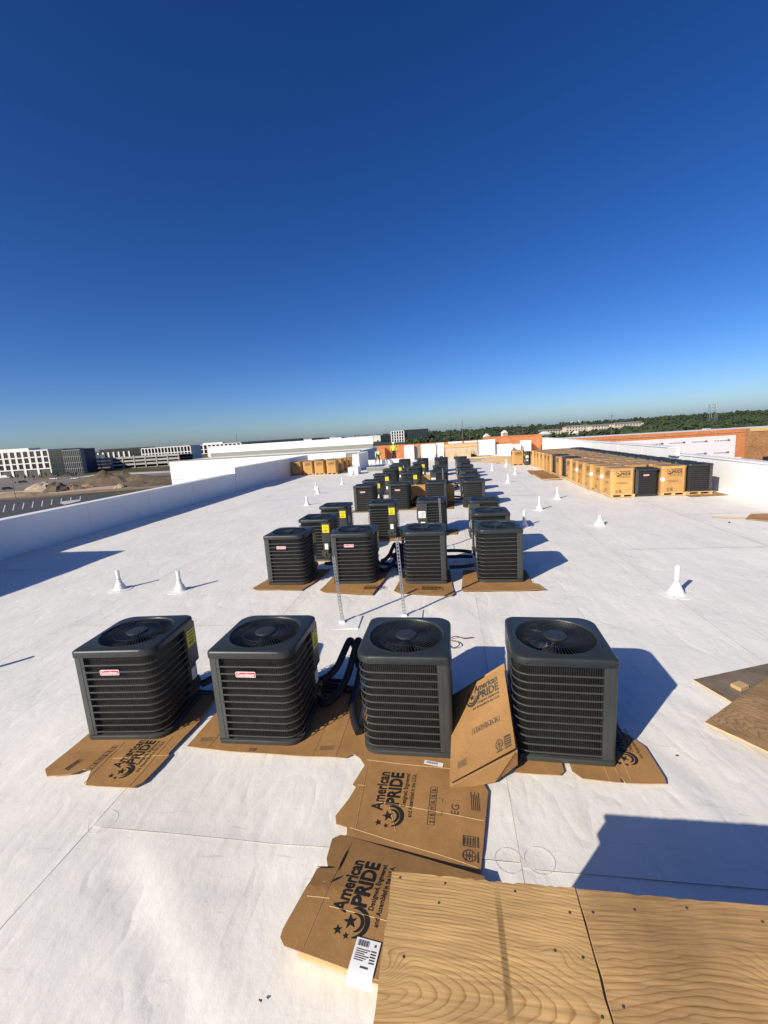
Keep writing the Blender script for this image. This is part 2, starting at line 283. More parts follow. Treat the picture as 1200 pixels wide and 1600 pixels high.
MT['scrub'] = mat('dry_scrub', (0.115, 0.085, 0.052), 0.95, 0.5, 0.12, 0.8, 0.5)
MT['leaf'] = mat('far_foliage', (0.028, 0.045, 0.014), 0.8, 0.75, 0.012)
MT['leafground'] = mat('wooded_land', (0.03, 0.042, 0.016), 0.9, 0.6, 0.02)
MT['leaf2'] = mat('young_foliage', (0.05, 0.06, 0.02), 0.8, 0.4, 1.0)
MT['bark'] = mat('bark', (0.08, 0.06, 0.045), 0.9)
MT['polegrey'] = mat('pole_grey', (0.12, 0.12, 0.125), 0.6)
MT['carwhite'] = mat('white_car_paint', (0.7, 0.7, 0.7), 0.3)
MT['cardark'] = mat('dark_car_paint', (0.02, 0.021, 0.024), 0.25)
MT['hivis'] = mat('hi_vis_cloth', (0.55, 0.72, 0.05), 0.8, 0.1, 10)
MT['trouser'] = mat('dark_trousers', (0.02, 0.022, 0.03), 0.9, 0.2, 10)
MT['greycloth'] = mat('grey_cloth', (0.10, 0.105, 0.10), 0.9, 0.2, 10)
MT['skin'] = mat('skin', (0.40, 0.22, 0.14), 0.6)
MT['hat'] = mat('white_hard_hat', (0.75, 0.75, 0.72), 0.35)

# ---------------------------------------------------------------- mesh helpers
class MB:
    def __init__(s): s.v = []; s.f = []; s.m = []; s.mi = 0
    def add(s, vs, fs):
        k = len(s.v); s.v += [tuple(x) for x in vs]; s.f += [tuple(i + k for i in f) for f in fs]; s.m += [s.mi] * len(fs); return s
    def box(s, x0, x1, y0, y1, z0, z1, bev=0.0):
        if bev <= 0:
            return s.add([(x0, y0, z0), (x1, y0, z0), (x1, y1, z0), (x0, y1, z0), (x0, y0, z1), (x1, y0, z1), (x1, y1, z1), (x0, y1, z1)],
                         [(0, 3, 2, 1), (4, 5, 6, 7), (0, 1, 5, 4), (1, 2, 6, 5), (2, 3, 7, 6), (3, 0, 4, 7)])
        bm = bmesh.new(); r = bmesh.ops.create_cube(bm, size=1)
        for v in bm.verts: v.co = Vector(((x0 + x1) / 2 + v.co.x * (x1 - x0), (y0 + y1) / 2 + v.co.y * (y1 - y0), (z0 + z1) / 2 + v.co.z * (z1 - z0)))
        bmesh.ops.bevel(bm, geom=bm.edges[:], offset=bev, segments=2, affect='EDGES', profile=0.6)
        bm.verts.index_update(); s.add([v.co[:] for v in bm.verts], [[v.index for v in f.verts] for f in bm.faces]); bm.free(); return s
    def loft(s, loops, close=True, cap0=False, cap1=False):
        n = len(loops[0]); vs = [p for l in loops for p in l]; fs = []
        for i in range(len(loops) - 1):
            for j in range(n if close else n - 1):
                k = (j + 1) % n; fs.append((i * n + j, i * n + k, (i + 1) * n + k, (i + 1) * n + j))
        if cap0: fs.append(tuple(reversed(range(n))))
        if cap1: fs.append(tuple((len(loops) - 1) * n + j for j in range(n)))
        return s.add(vs, fs)
    def tube(s, pts, r, seg=8, cap=True):
        pts = [Vector(p) for p in pts]; rs = r if isinstance(r, (list, tuple)) else [r] * len(pts)
        loops = []; up = Vector((0, 0, 1)); prev = None
        for i, p in enumerate(pts):
            t = (pts[min(i + 1, len(pts) - 1)] - pts[max(i - 1, 0)]).normalized()
            if prev is None:
                a = t.cross(up); a = a.normalized() if a.length > 1e-3 else Vector((1, 0, 0))
            else:
                a = prev - t * prev.dot(t); a = a.normalized() if a.length > 1e-6 else t.orthogonal().normalized()
            prev = a; b = t.cross(a)
            loops.append([p + (a * math.cos(2 * PI * k / seg) + b * math.sin(2 * PI * k / seg)) * rs[i] for k in range(seg)])
        return s.loft(loops, True, cap, cap)
    def lathe(s, prof, seg=20, c=(0, 0, 0), cap0=False, cap1=False):
        loops = [[(c[0] + r * math.cos(2 * PI * k / seg), c[1] + r * math.sin(2 * PI * k / seg), c[2] + z) for k in range(seg)] for r, z in prof]
        return s.loft(loops, True, cap0, cap1)
    def prism(s, poly, z0, z1):
        n = len(poly); return s.add([(x, y, z0) for x, y in poly] + [(x, y, z1) for x, y in poly],
            [tuple(reversed(range(n))), tuple(range(n, 2 * n))] + [(i, (i + 1) % n, n + (i + 1) % n, n + i) for i in range(n)])
    def mesh(s, name, mats, smooth=None):
        me = bpy.data.meshes.new(name); me.from_pydata(s.v, [], s.f)
        for m in (mats if isinstance(mats, (list, tuple)) else [mats]): me.materials.append(m)
        if any(s.m): me.polygons.foreach_set('material_index', s.m)
        if smooth is not None:
            me.polygons.foreach_set('use_smooth', [True] * len(me.polygons))
            me.set_sharp_from_angle(angle=rad(smooth))
        me.update(); return me
    def obj(s, name, mats, parent=None, smooth=None): return link(name, s.mesh(name, mats, smooth), parent)

def link(name, data, parent=None, loc=None, rot=None):
    o = bpy.data.objects.new(name, data); C.objects.link(o)
    if parent: o.parent = parent
    if loc is not None: o.location = loc
    if rot is not None: o.rotation_euler = rot
    return o
def tag(o, label=None, cat=None, group=None, kind=None):
    if label: o['label'] = label
    if cat: o['category'] = cat
    if group: o['group'] = group
    if kind: o['kind'] = kind
    return o
def thing(name, label, cat, loc=(0, 0, 0), rz=0.0, group=None):
    o = bpy.data.objects.new(name, None); C.objects.link(o); o.location = loc; o.rotation_euler = (0, 0, rz); o.empty_display_size = 0.1
    return tag(o, label, cat, group)
def copy_tree(o, parent=None):
    c = o.copy(); C.objects.link(c); c.parent = parent
    for ch in list(o.children): copy_tree(ch, c)
    return c
ORD = ['first', 'second', 'third', 'fourth', 'fifth', 'sixth', 'seventh', 'eighth', 'ninth', 'tenth', 'eleventh', 'twelfth', 'thirteenth', 'fourteenth', 'fifteenth', 'sixteenth']
def crv(pts, n=6):
    """Catmull-Rom through pts"""
    P = [Vector(p) for p in pts]; P = [P[0] * 2 - P[1]] + P + [P[-1] * 2 - P[-2]]; out = []
    for i in range(1, len(P) - 2):
        for k in range(n):
            t = k / n; a, b, c, d = P[i - 1], P[i], P[i + 1], P[i + 2]
            out.append(0.5 * ((2 * b) + (c - a) * t + (2 * a - 5 * b + 4 * c - d) * t * t + (3 * b - a - 3 * c + d) * t ** 3))
    out.append(P[-2]); return out

# lettering -----------------------------------------------------
_tc = {}
def text_verts(body, size, bold=0.0, sx=1.0, sp=1.0):
    key = (body, size, bold, sx, sp)
    if key in _tc: return _tc[key]
    cu = bpy.data.curves.new('lettering', 'FONT'); cu.body = body; cu.size = size; cu.offset = bold * size; cu.resolution_u = 3; cu.space_character = sp
    o = bpy.data.objects.new('lettering_tmp', cu); C.objects.link(o); bpy.context.view_layer.update()
    me = bpy.data.meshes.new_from_object(o.evaluated_get(bpy.context.evaluated_depsgraph_get()))
    vs = [(v.co.x * sx, v.co.y) for v in me.vertices]; fs = [tuple(p.vertices) for p in me.polygons]
    bpy.data.objects.remove(o); bpy.data.curves.remove(cu); bpy.data.meshes.remove(me)
    _tc[key] = (vs, fs); return vs, fs
def put_text(mb, body, size, x, y, z=0.0, bold=0.0, sx=1.0, width=None, center=False, sp=1.0):
    vs, fs = text_verts(body, size, bold, sx, sp)
    x0 = min(v[0] for v in vs); x1 = max(v[0] for v in vs); k = width / (x1 - x0) if width else 1.0
    ox = -(x1 - x0) * k / 2 if center else 0
    mb.add([(x + ox + (a - x0) * k, y + b, z) for a, b in vs], fs)
def put_star(mb, x, y, r, z=0.0):
    pts = [(x + (r if i % 2 == 0 else r * 0.4) * math.sin(PI * i / 5), y + (r if i % 2 == 0 else r * 0.4) * math.cos(PI * i / 5), z) for i in range(10)]
    mb.add(pts + [(x, y, z)], [(i, (i + 1) % 10, 10)[::-1] for i in range(10)])
def put_arc(mb, x, y, r0, r1, a0, a1, z=0.0, n=14, taper=True):
    vs = []
    for i in range(n + 1):
        t = i / n; a = rad(a0 + (a1 - a0) * t); k = math.sin(PI * t) ** 0.5 if taper else 1
        rm = (r0 + r1) / 2; h = (r1 - r0) / 2 * max(k, 0.06)
        vs += [(x + (rm - h) * math.cos(a), y + (rm - h) * math.sin(a), z), (x + (rm + h) * math.cos(a), y + (rm + h) * math.sin(a), z)]
    mb.add(vs, [(2 * i, 2 * i + 1, 2 * i + 3, 2 * i + 2) for i in range(n)])
def put_rect(mb, x0, x1, y0, y1, z=0.0): mb.add([(x0, y0, z), (x1, y0, z), (x1, y1, z), (x0, y1, z)], [(0, 1, 2, 3)])
def put_frame(mb, x0, x1, y0, y1, t, z=0.0):
    put_rect(mb, x0, x1, y0, y0 + t, z); put_rect(mb, x0, x1, y1 - t, y1, z); put_rect(mb, x0, x0 + t, y0 + t, y1 - t, z); put_rect(mb, x1 - t, x1, y0 + t, y1 - t, z)

def logo_block():
    """carton print, about 0.46 wide, 0.25 high, origin at lower left"""
    mb = MB()
    put_text(mb, 'American', 0.112, 0.115, 0.196, bold=0.024, width=0.345)
    put_text(mb, 'PRIDE', 0.125, 0.165, 0.092, bold=0.034, width=0.300)
    put_text(mb, 'Designed, Engineered', 0.042, 0.16, 0.045, bold=0.012, width=0.30)
    put_text(mb, 'and Assembled in the U.S.A.', 0.042, 0.085, -0.004, bold=0.012, width=0.375)
    put_arc(mb, 0.082, 0.128, 0.060, 0.086, 185, 385); put_arc(mb, 0.082, 0.128, 0.036, 0.055, 190, 385)
    put_star(mb, 0.082, 0.150, 0.040); put_star(mb, 0.028, 0.205, 0.027); put_star(mb, 0.010, 0.152, 0.019)
    return mb.mesh('carton_print', MT['ink'])
def icon_row(n=6, glyphs='!6^bbb'):
    mb = MB(); s = 0.055
    for i in range(n):
        x = i * (s + 0.004); put_frame(mb, x, x + s, 0, s, 0.0035)
        g = glyphs[i]
        if g == '6': put_text(mb, '6', 0.055, x + s / 2, 0.009, bold=0.02, center=True)
        elif g == '^':
            for k in (0.34, 0.66): put_rect(mb, x + s * k - 0.004, x + s * k + 0.004, 0.012, 0.03); mb.add([(x + s * k - 0.009, 0.03, 0), (x + s * k + 0.009, 0.03, 0), (x + s * k, 0.044, 0)], [(0, 1, 2)])
        elif g == '!': put_rect(mb, x + 0.024, x + 0.031, 0.012, 0.03); put_arc(mb, x + s / 2, 0.037, 0.0, 0.011, 180, 360, taper=False); put_rect(mb, x + 0.016, x + 0.039, 0.009, 0.0125)
        else: put_rect(mb, x + 0.012, x + 0.03, 0.012, 0.026); put_rect(mb, x + 0.03, x + 0.042, 0.012, 0.018); put_arc(mb, x + 0.02, 0.036, 0, 0.008, 0, 360, taper=False, n=8)
    return mb.mesh('icon_row', MT['greyink'])
def cert_marks():
    mb = MB()
    put_arc(mb, 0.05, 0.05, 0.038, 0.045, 0, 360, taper=False, n=20); put_arc(mb, 0.05, 0.05, 0.0, 0.012, 0, 360, taper=False)
    for dy in (-0.018, 0.0, 0.018): put_rect(mb, 0.018, 0.082, 0.048 + dy, 0.052 + dy)
    put_rect(mb, 0.048, 0.052, 0.01, 0.09); put_rect(mb, 0.012, 0.088, -0.012, 0.0)
    put_frame(mb, 0.115, 0.195, 0.008, 0.095, 0.006)
    for k in range(4): put_rect(mb, 0.126, 0.184, 0.02 + k * 0.019, 0.031 + k * 0.019)
    put_rect(mb, 0.115, 0.195, -0.012, 0.0)
    return mb.mesh('certificate_marks', MT['greyink'])
LOGO = logo_block(); ICONS = icon_row(); CERT = cert_marks()
_mb = MB(); put_text(_mb, 'Goodman', 0.043, 0, 0, bold=0.02, width=0.150, center=True); BADGETXT = _mb.mesh('badge_lettering', MT['white'])
_mb = MB(); put_text(_mb, 'EG', 0.075, 0, 0); EG = _mb.mesh('handwritten_mark', MT['greyink'])
_mb = MB(); put_rect(_mb, 0, 0.035, 0, 0.003); put_rect(_mb, 0, 0.003, 0, 0.035); put_rect(_mb, 0.10, 0.135, 0, 0.003); put_rect(_mb, 0.132, 0.135, 0, 0.035); CORNERS = _mb.mesh('label_corner_marks', MT['greyink'])
_mb = MB()
for k in range(5): put_rect(_mb, 0, 0.13 - 0.02 * (k % 2), k * 0.011, k * 0.011 + 0.005)
FINE = _mb.mesh('fine_print', MT['greyink'])

# ================================================================= STRUCTURE: roof
ZG = -13.4
RX0, RX1, RY0, RY1 = -11.7, 9.15, -6.0, 45.0
FOLDS = [((-2.15, 2.05), (-1.05, 1.2), 0.10, 0.020), ((-2.9, 2.3), (-2.45, 2.9), 0.06, 0.008), ((1.65, 3.35), (1.95, 2.3), 0.10, 0.014), ((-1.9, 1.7), (-2.2, 1.2), 0.09, 0.010),
         ((-4.6, 3.4), (-3.4, 2.2), 0.12, 0.012), ((-3.9, 2.4), (-2.7, 1.5), 0.10, 0.010), ((1.6, 4.6), (3.4, 2.7), 0.10, 0.010), ((-1.5, 2.0), (-0.9, 2.1), 0.06, 0.006), ((2.3, 5.6), (2.1, 7.5), 0.07, 0.006)]
def relief(x, y):
    n = noise.noise(Vector((x * 0.9 + y * 0.25, y * 0.5, 3.1))) * 0.010
    n += noise.noise(Vector((x * 2.2 + y * 1.1, y * 1.3 - x * 0.4, 9.0))) * 0.009
    n += (1 - abs(noise.noise(Vector((x * 1.1 - y * 0.7, y * 0.55, 17.0)))) * 2.2) * 0.004
    for (a, b, wd, h) in FOLDS:
        ax, ay = a; bx, by = b; dx, dy = bx - ax, by - ay; l2 = dx * dx + dy * dy
        t = max(-0.1, min(1.1, ((x - ax) * dx + (y - ay) * dy) / l2)); qx, qy = ax + dx * t - x, ay + dy * t - y
        e = math.exp(-(qx * qx + qy * qy) / (wd * wd)); n -= h * e * (1 if 0 < t < 1 else 0.6)
    return min(n - 0.013, 0.0)
roof = MB().box(RX0 - 0.5, RX1 + 0.5, RY0, RY1 + 0.3, -0.5, -0.06).obj('roof_deck', MT['concrete']); tag(roof, kind='structure')
def sheet(x0, x1, y0, y1, lap_left=True, lap_near=False):
    xs = [x0 - (0.05 if lap_left else 0)]; st = 0.07 if -5.5 < x0 < 4 else 0.2
    n = max(2, int((x1 - x0) / st))
    xs += [x0 + (x1 - x0) * i / n for i in range(n + 1)]
    ys = []; y = y0
    while y < y1 - 1e-6:
        ys.append(y); y += 0.07 if y < 5.0 else (0.15 if y < 10 else (0.5 if y < 20 else 1.5))
    ys.append(y1)
    mb = MB(); nx = len(xs); vs = []
    for y in ys:
        for i, x in enumerate(xs):
            z = relief(x, y) * (1.0 if y < 12 else max(0.3, 1 - (y - 12) / 20))
            if lap_left and i <= 1: z += 0.0055 if i == 0 else 0.003
            if lap_near and y < y0 + 0.03: z += 0.005
            vs.append((x, y, z))
    fs = [(j * nx + i, j * nx + i + 1, (j + 1) * nx + i + 1, (j + 1) * nx + i) for j in range(len(ys) - 1) for i in range(nx - 1)]
    mb.add(vs, fs); return mb.obj('membrane_sheet', MT['membrane'], roof, smooth=60)
SX = [RX0, -8.75, -5.85, -2.53, 0.40, 3.25, 6.15, RX1]
CROSS = {0: [8.5, 26], 1: [18.5], 2: [5.6, 21], 3: [2.345, 13.0, 24.5], 4: [2.31, 17], 5: [9.2, 23], 6: [12.5, 28]}
def seam_line(pts, wd, m, dz, name):
    mb = MB(); vs = []
    P = []
    for (a, b) in zip(pts[:-1], pts[1:]):
        n = max(1, int((Vector(b) - Vector(a)).length / 0.12)); P += [(a[0] + (b[0] - a[0]) * k / n, a[1] + (b[1] - a[1]) * k / n) for k in range(n)]
    P.append(pts[-1])
    d = Vector((P[-1][0] - P[0][0], P[-1][1] - P[0][1])).normalized(); nrm = Vector((-d.y, d.x)) * wd / 2
    for k, (x, y) in enumerate(P):
        f = 1.0 if y < 12 else max(0.3, 1 - (y - 12) / 20); z = max(relief(x + nrm.x, y + nrm.y), relief(x - nrm.x, y - nrm.y)) * f + dz
        j = 0.5 + 0.9 * abs(noise.noise(Vector((x * 3, y * 3, 1))))
        vs += [(x - nrm.x * j, y - nrm.y * j, z), (x + nrm.x * j, y + nrm.y * j, z)]
    mb.add(vs, [(2 * i, 2 * i + 1, 2 * i + 3, 2 * i + 2) for i in range(len(P) - 1)])
    return mb.obj(name, m, roof)
for i in range(len(SX) - 1):
    cuts = [RY0] + CROSS[i] + [RY1 - 0.2]
    for k in range(len(cuts) - 1):
        sheet(SX[i], SX[i + 1], cuts[k] - (0.05 if k else 0), cuts[k + 1], i > 0, k > 0)
    if i > 0:
        seam_line([(SX[i] - 0.052, -2), (SX[i] - 0.052, 30)], 0.006 if i == 3 else 0.004, MT['seam'], 0.0065, 'seam_edge')
    for c in CROSS[i]:
        seam_line([(SX[i] + 0.02, c - 0.052), (SX[i + 1] - 0.06, c - 0.052)], 0.004, MT['seam'], 0.0065, 'seam_edge')
for (x, y, r) in [(-2.545, 2.34, 0.095), (0.275, 2.30, 0.085), (0.46, 2.32, 0.09), (3.22, 9.18, 0.09), (-5.86, 5.6, 0.09)]:
    mb = MB(); n = 24; zc = relief(x, y) + 0.012
    def pz(px, py): return relief(px, py) + 0.0075
    for (ra, rb, mm) in ((0.97, 1.0, MT['weldring']),):
        vs = []
        for j in range(n):
            a = 2 * PI * j / n
            for q in (ra, rb): px, py = x + r * q * math.cos(a), y + r * q * math.sin(a); vs.append((px, py, pz(px, py)))
        mb.add(vs, [(2 * j, 2 * j + 1, (2 * j + 3) % (2 * n), (2 * j + 2) % (2 * n)) for j in range(n)])
    mb.obj('seam_patch', MT['weldring'], roof)

# flashing cant along the parapets is part of each wall
def parapet(name, label, x0, x1, y0, y1, z1, face_mat, cap=True, joints=(), axis='Y', group=None):
    o = thing(name, label, 'wall', ((x0 + x1) / 2, (y0 + y1) / 2, 0), group=group)
    ox, oy = (x0 + x1) / 2, (y0 + y1) / 2
    MB().box(x0 - ox, x1 - ox, y0 - oy, y1 - oy, -0.45, z1 - (0.05 if cap else 0)).obj('wall', face_mat, o)
    if cap: MB().box(x0 - ox - 0.035, x1 - ox + 0.035, y0 - oy - 0.004, y1 - oy + 0.004, z1 - 0.048, z1, 0.012).obj('coping', MT['wallmembrane'], o)
    if y1 - y0 > 3:
        a, b = ((x1 - ox, x1 - ox + 0.005) if x1 < 0 else (x0 - ox - 0.005, x0 - ox))
        MB().box(a + 0.0005, b, y0 - oy, y1 - oy, -0.03, 0.30).obj('base_flashing', MT['wallmembrane'], o)
    for j in joints:
        if axis == 'Y':
            side = x1 - ox if x1 < 0 else x0 - ox; s = 1 if x1 < 0 else -1
            a, b = sorted((side + s * 0.002, side + s * 0.011))
            MB().box(a, b, j - oy - 0.05, j - oy + 0.05, -0.02, z1 - 0.06).obj('lap_seam', MT['wallmembrane'], o)
    return o
parapet('parapet_wall', 'long low white membrane parapet in shade on its roof side', -12.05, -11.7, 6.4, 22.6, 1.0, MT['wallmembrane'], joints=(9.5, 12.5, 15.5, 18.5))
parapet('parapet_wall', 'raised white parapet section ending beside the small carton group', -12.05, -11.68, 22.6, 35.5, 1.3, MT['wallmembrane'], joints=(25.5, 28.5))
parapet('parapet_wall', 'tall white penthouse wall that casts the wide shadow', -16.5, -11.7, -6, 6.4, 2.8, MT['wallmembrane'])
parapet('parapet_wall', 'sunlit white parapet beside the long carton stack', 9.15, 9.5, -6, 19.8, 1.1, MT['wallmembrane'], joints=(12.2, 15.2, 18.2))
parapet('parapet_wall', 'higher white parapet behind the far half of the carton stack', 9.13, 9.5, 19.8, 45.0, 1.36, MT['wallmembrane'], joints=(22.5, 25.5, 28.5, 31.5, 34.5))

# body of the building below the roof
b = MB().box(-12.0, 9.45, -5.9, 45.2, ZG, -0.5).obj('building_body', MT['bwhite']); tag(b, 'white walled building carrying the flat roof', 'building')

# ================================================================= condenser unit
HW = 0.37
def rrect(hw, radii, z, seg=6, n_side=3):
    """rounded square loop CCW from the front-left corner; radii = FL, FR, BR, BL"""
    out = []
    for (cx, cy, a0, r) in ((-1, -1, 180, radii[0]), (1, -1, 270, radii[1]), (1, 1, 0, radii[2]), (-1, 1, 90, radii[3])):
        for k in range(seg + 1):
            a = rad(a0 + 90 * k / seg); out.append((cx * (hw - r) + r * math.cos(a), cy * (hw - r) + r * math.sin(a), z))
    # add midpoints along the sides so that a circle can be bridged to it
    res = []; n = len(out)
    for i in range(n):
        res.append(out[i])
        if i % (seg + 1) == seg:
            a, b = Vector(out[i]), Vector(out[(i + 1) % n])
            for k in range(1, n_side + 1): res.append(tuple(a.lerp(b, k / (n_side + 1))))
    return res
RAD = (0.03, 0.13, 0.08, 0.13)
def unit_meshes():
    D = {}
    # lid with skirt, raised rim and orifice
    mb = MB()
    sq = [rrect(HW - 0.012, RAD, 0.810), rrect(HW + 0.004, RAD, 0.810), rrect(HW + 0.006, RAD, 0.816), rrect(HW + 0.006, RAD, 0.856), rrect(HW + 0.003, RAD, 0.867), rrect(HW - 0.006, RAD, 0.8745), rrect(HW - 0.020, RAD, 0.877)]
    def circ(r, z):
        out = []
        for p in sq[0]:
            a = math.atan2(p[1], p[0]); out.append((r * math.cos(a), r * math.sin(a), z))
        return out
    cl = [circ(0.338, 0.878), circ(0.328, 0.882), circ(0.322, 0.884), circ(0.315, 0.879), circ(0.309, 0.866), circ(0.297, 0.80), circ(0.292, 0.70)]
    mb.loft(sq + cl); D['lid'] = mb.mesh('lid', MT['lidpaint'], 35)
    # screws
    mb = MB()
    for x in (-0.27, -0.1, 0.06, 0.22, 0.31):
        for s in range(4):
            c, sn = [(1, 0), (0, 1), (-1, 0), (0, -1)][s]
            p = (x * c + (HW + 0.007) * sn, x * sn - (HW + 0.007) * c, 0.832)
            mb.add([(p[0] + 0.006 * math.cos(2 * PI * k / 6) * c, p[1] + 0.006 * math.cos(2 * PI * k / 6) * sn, p[2] + 0.006 * math.sin(2 * PI * k / 6)) for k in range(6)], [tuple(range(6))])
    D['screws'] = mb.mesh('screw_row', MT['black'])
    # wire grille
    mb = MB(); nw = 72
    for k in range(nw):
        a = 2 * PI * k / nw; ca, sa = math.cos(a), math.sin(a); t = 0.0024
        ring = []
        for r, z in ((0.080, 0.872), (0.14, 0.878), (0.23, 0.880), (0.312, 0.872)):
            ring.append([(r * ca - t * sa, r * sa + t * ca, z), (r * ca + t * sa, r * sa - t * ca, z), (r * ca, r * sa, z - 2.6 * t)])
        mb.loft(ring)
    for r, z in ((0.20, 0.8785), (0.305, 0.871)):
        mb.lathe([(r - 0.002, z), (r, z + 0.002), (r + 0.002, z), (r, z - 0.002), (r - 0.002, z)], 32)
    D['grille'] = mb.mesh('fan_grille', MT['wire'])
    mb = MB(); mb.lathe([(0.090, 0.868), (0.092, 0.880), (0.084, 0.887), (0.030, 0.891), (0.004, 0.891)], 24, cap1=True)
    for k in range(8):
        a = 2 * PI * k / 8; mb.lathe([(0.007, 0), (0.006, 0.0035), (0.001, 0.004)], 6, (0.052 * math.cos(a), 0.052 * math.sin(a), 0.8885), cap1=True)
    D['cap'] = mb.mesh('motor_cap', MT['lidpaint'], 35)
    mb = MB(); mb.lathe([(0.001, 0.868), (0.062, 0.868), (0.062, 0.70), (0.04, 0.66), (0.001, 0.66)], 16); D['motor'] = mb.mesh('motor', MT['black'], 40)
    # fan blade (one; three copies turned)
    mb = MB(); rows = []
    for i in range(7):
        t = i / 6; r = 0.06 + 0.222 * t; half = rad(26 + 12 * t); sw = rad(14 * t)
        rows.append([(r * math.cos(-half + 2 * half * j / 6 + sw), r * math.sin(-half + 2 * half * j / 6 + sw), 0.825 - 0.075 * (j / 6) + 0.02 * math.sin(PI * j / 6)) for j in range(7)])
    mb.loft(rows, False); rows2 = [[(x, y, z - 0.002) for x, y, z in r] for r in rows]; mb.loft([list(reversed(r)) for r in rows2], False)
    D['blade'] = mb.mesh('fan_blade', MT['blade'], 50)
    # coil, plus an added black sheet painting in the darkness of the interior
    mb = MB(); R2 = (0.03, 0.10, 0.05, 0.10)
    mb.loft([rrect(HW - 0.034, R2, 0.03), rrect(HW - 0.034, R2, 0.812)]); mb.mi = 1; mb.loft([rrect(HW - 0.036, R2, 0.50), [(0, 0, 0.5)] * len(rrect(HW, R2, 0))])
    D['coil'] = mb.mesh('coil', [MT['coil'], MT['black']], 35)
    # base pan
    mb = MB(); mb.loft([rrect(HW - 0.01, RAD, 0.0), rrect(HW + 0.002, RAD, 0.004), rrect(HW + 0.004, RAD, 0.034), rrect(HW - 0.004, RAD, 0.04), rrect(HW - 0.04, RAD, 0.04)], True, True)
    D['pan'] = mb.mesh('base_pan', MT['paint'], 35)
    # corner post at front-left (an angle with a rounded nose)
    def post(hw, ex, ey, r, z0, z1, sgx, sgy, bend=0.0):
        out = [(sgx * (hw - ex), sgy * (hw - 0.03)), (sgx * (hw - ex), sgy * hw)]
        for k in range(5):
            a = rad(90 - 90 * k / 4); out.append((sgx * (hw - r + r * math.cos(a)), sgy * (hw - r + r * math.sin(a))))
        out += [(sgx * hw, sgy * (hw - ey)), (sgx * (hw - 0.03), sgy * (hw - ey))]
        return [[(x, y, z0) for x, y in out], [(x, y, z1) for x, y in out]]
    mb = MB(); mb.loft(post(HW + 0.002, 0.098, 0.098, 0.035, 0.056, 0.810, -1, -1))
    mb.box(-HW + 0.062, -HW + 0.067, -HW - 0.0045, -HW - 0.001, 0.056, 0.810); mb.box(-HW - 0.0045, -HW - 0.001, -HW + 0.062, -HW + 0.067, 0.056, 0.810)
    for z in (0.12, 0.4, 0.7): mb.box(-HW + 0.078, -HW + 0.088, -HW - 0.006, -HW - 0.001, z, z + 0.01)
    D['post'] = mb.mesh('corner_post', MT['paint'], 35)
    mb = MB(); mb.loft(post(HW + 0.003, 0.26, 0.215, 0.035, 0.40, 0.810, 1, 1), True, True, True); D['service'] = mb.mesh('service_panel', MT['paint'], 35)
    mb = MB(); mb.loft(post(HW - 0.016, 0.24, 0.195, 0.06, 0.056, 0.398, 1, 1), True, True, True); mb.box(HW - 0.03, HW - 0.009, 0.12, 0.33, 0.10, 0.22); D['valvepanel'] = mb.mesh('valve_panel', MT['paint'], 35)
    for y, z, kk in ((0.20, 0.135, 'valve0'), (0.275, 0.185, 'valve1')):
        mb = MB(); mb.tube([(HW - 0.02, y, z), (HW + 0.03, y, z)], 0.012, 8); mb.tube([(HW + 0.02, y, z - 0.03), (HW + 0.02, y, z + 0.035)], 0.009, 6)
        mb.v = mb.v; D[kk] = mb.mesh('service_valve', MT['copper'])
    # louvres: two runs of one level
    def run(pts):
        return pts
    fr = []
    fr.append((-HW + 0.098, -HW)); 
    for x in (-0.1, 0.1): fr.append((x, -HW))
    for k in range(7):
        a = rad(270 + 90 * k / 6); r = RAD[1]; fr.append((HW - r + r * math.cos(a), -HW + r + r * math.sin(a)))
    fr.append((HW, 0.0)); fr.append((HW, HW - 0.215))
    bk = [(-x if False else x, y) for x, y in []]
    bk.append((-HW, -HW + 0.098)); bk.append((-HW, 0.0))
    for k in range(7):
        a = rad(180 - 90 * k / 6); r = RAD[3]; bk.append((-HW + r + r * math.cos(a), HW - r + r * math.sin(a)))
    bk.append((0.0, HW)); bk.append((HW - 0.26, HW))
    def sweep(mb, path, z):
        loops = []
        prof = ((0.001, -0.0066), (0.003, -0.0008), (0.0015, 0.0056), (-0.004, 0.0060), (-0.005, -0.0058))
        for i, (x, y) in enumerate(path):
            n = Vector((x, y)); # outward normal
            if abs(abs(x) - HW) < 1e-6 and abs(abs(y) - HW) > 1e-6: n = Vector((math.copysign(1, x), 0))
            elif abs(abs(y) - HW) < 1e-6: n = Vector((0, math.copysign(1, y)))
            else:
                cx = math.copysign(HW - RAD[1], x); cy = math.copysign(HW - RAD[1], y); n = Vector((x - cx, y - cy)).normalized()
            loops.append([(x + n.x * a, y + n.y * a, z + b) for a, b in prof])
        mb.loft(loops, True, True, True)
    levels = [0.082 + 0.0652 * k for k in range(11)]
    mb = MB(); sweep(mb, fr, 0); sweep(mb, bk, 0); D['louvre'] = mb.mesh('louvre', MT['paint'], 30)
    mb = MB()
    for z in levels: sweep(mb, fr, z); sweep(mb, bk, z)
    D['louvres'] = mb.mesh('louvre_set', MT['paint'], 30); D['levels'] = levels
    # badge
    mb = MB(); w, h, r = 0.088, 0.0245, 0.009
    def rr(w, h, r, y): return [(sx * (w - r) + r * math.cos(rad(a0 + 30 * k)), y, sz * (h - r) + r * math.sin(rad(a0 + 30 * k))) for sx, sz, a0 in ((1, 1, 0), (-1, 1, 90), (-1, -1, 180), (1, -1, 270)) for k in range(4)]
    mb.loft([rr(w, h, r, 0.0)[::-1], rr(w, h, r, -0.006)[::-1]], True, False, True); D['badge'] = mb.mesh('badge_plate', MT['white'], 35)
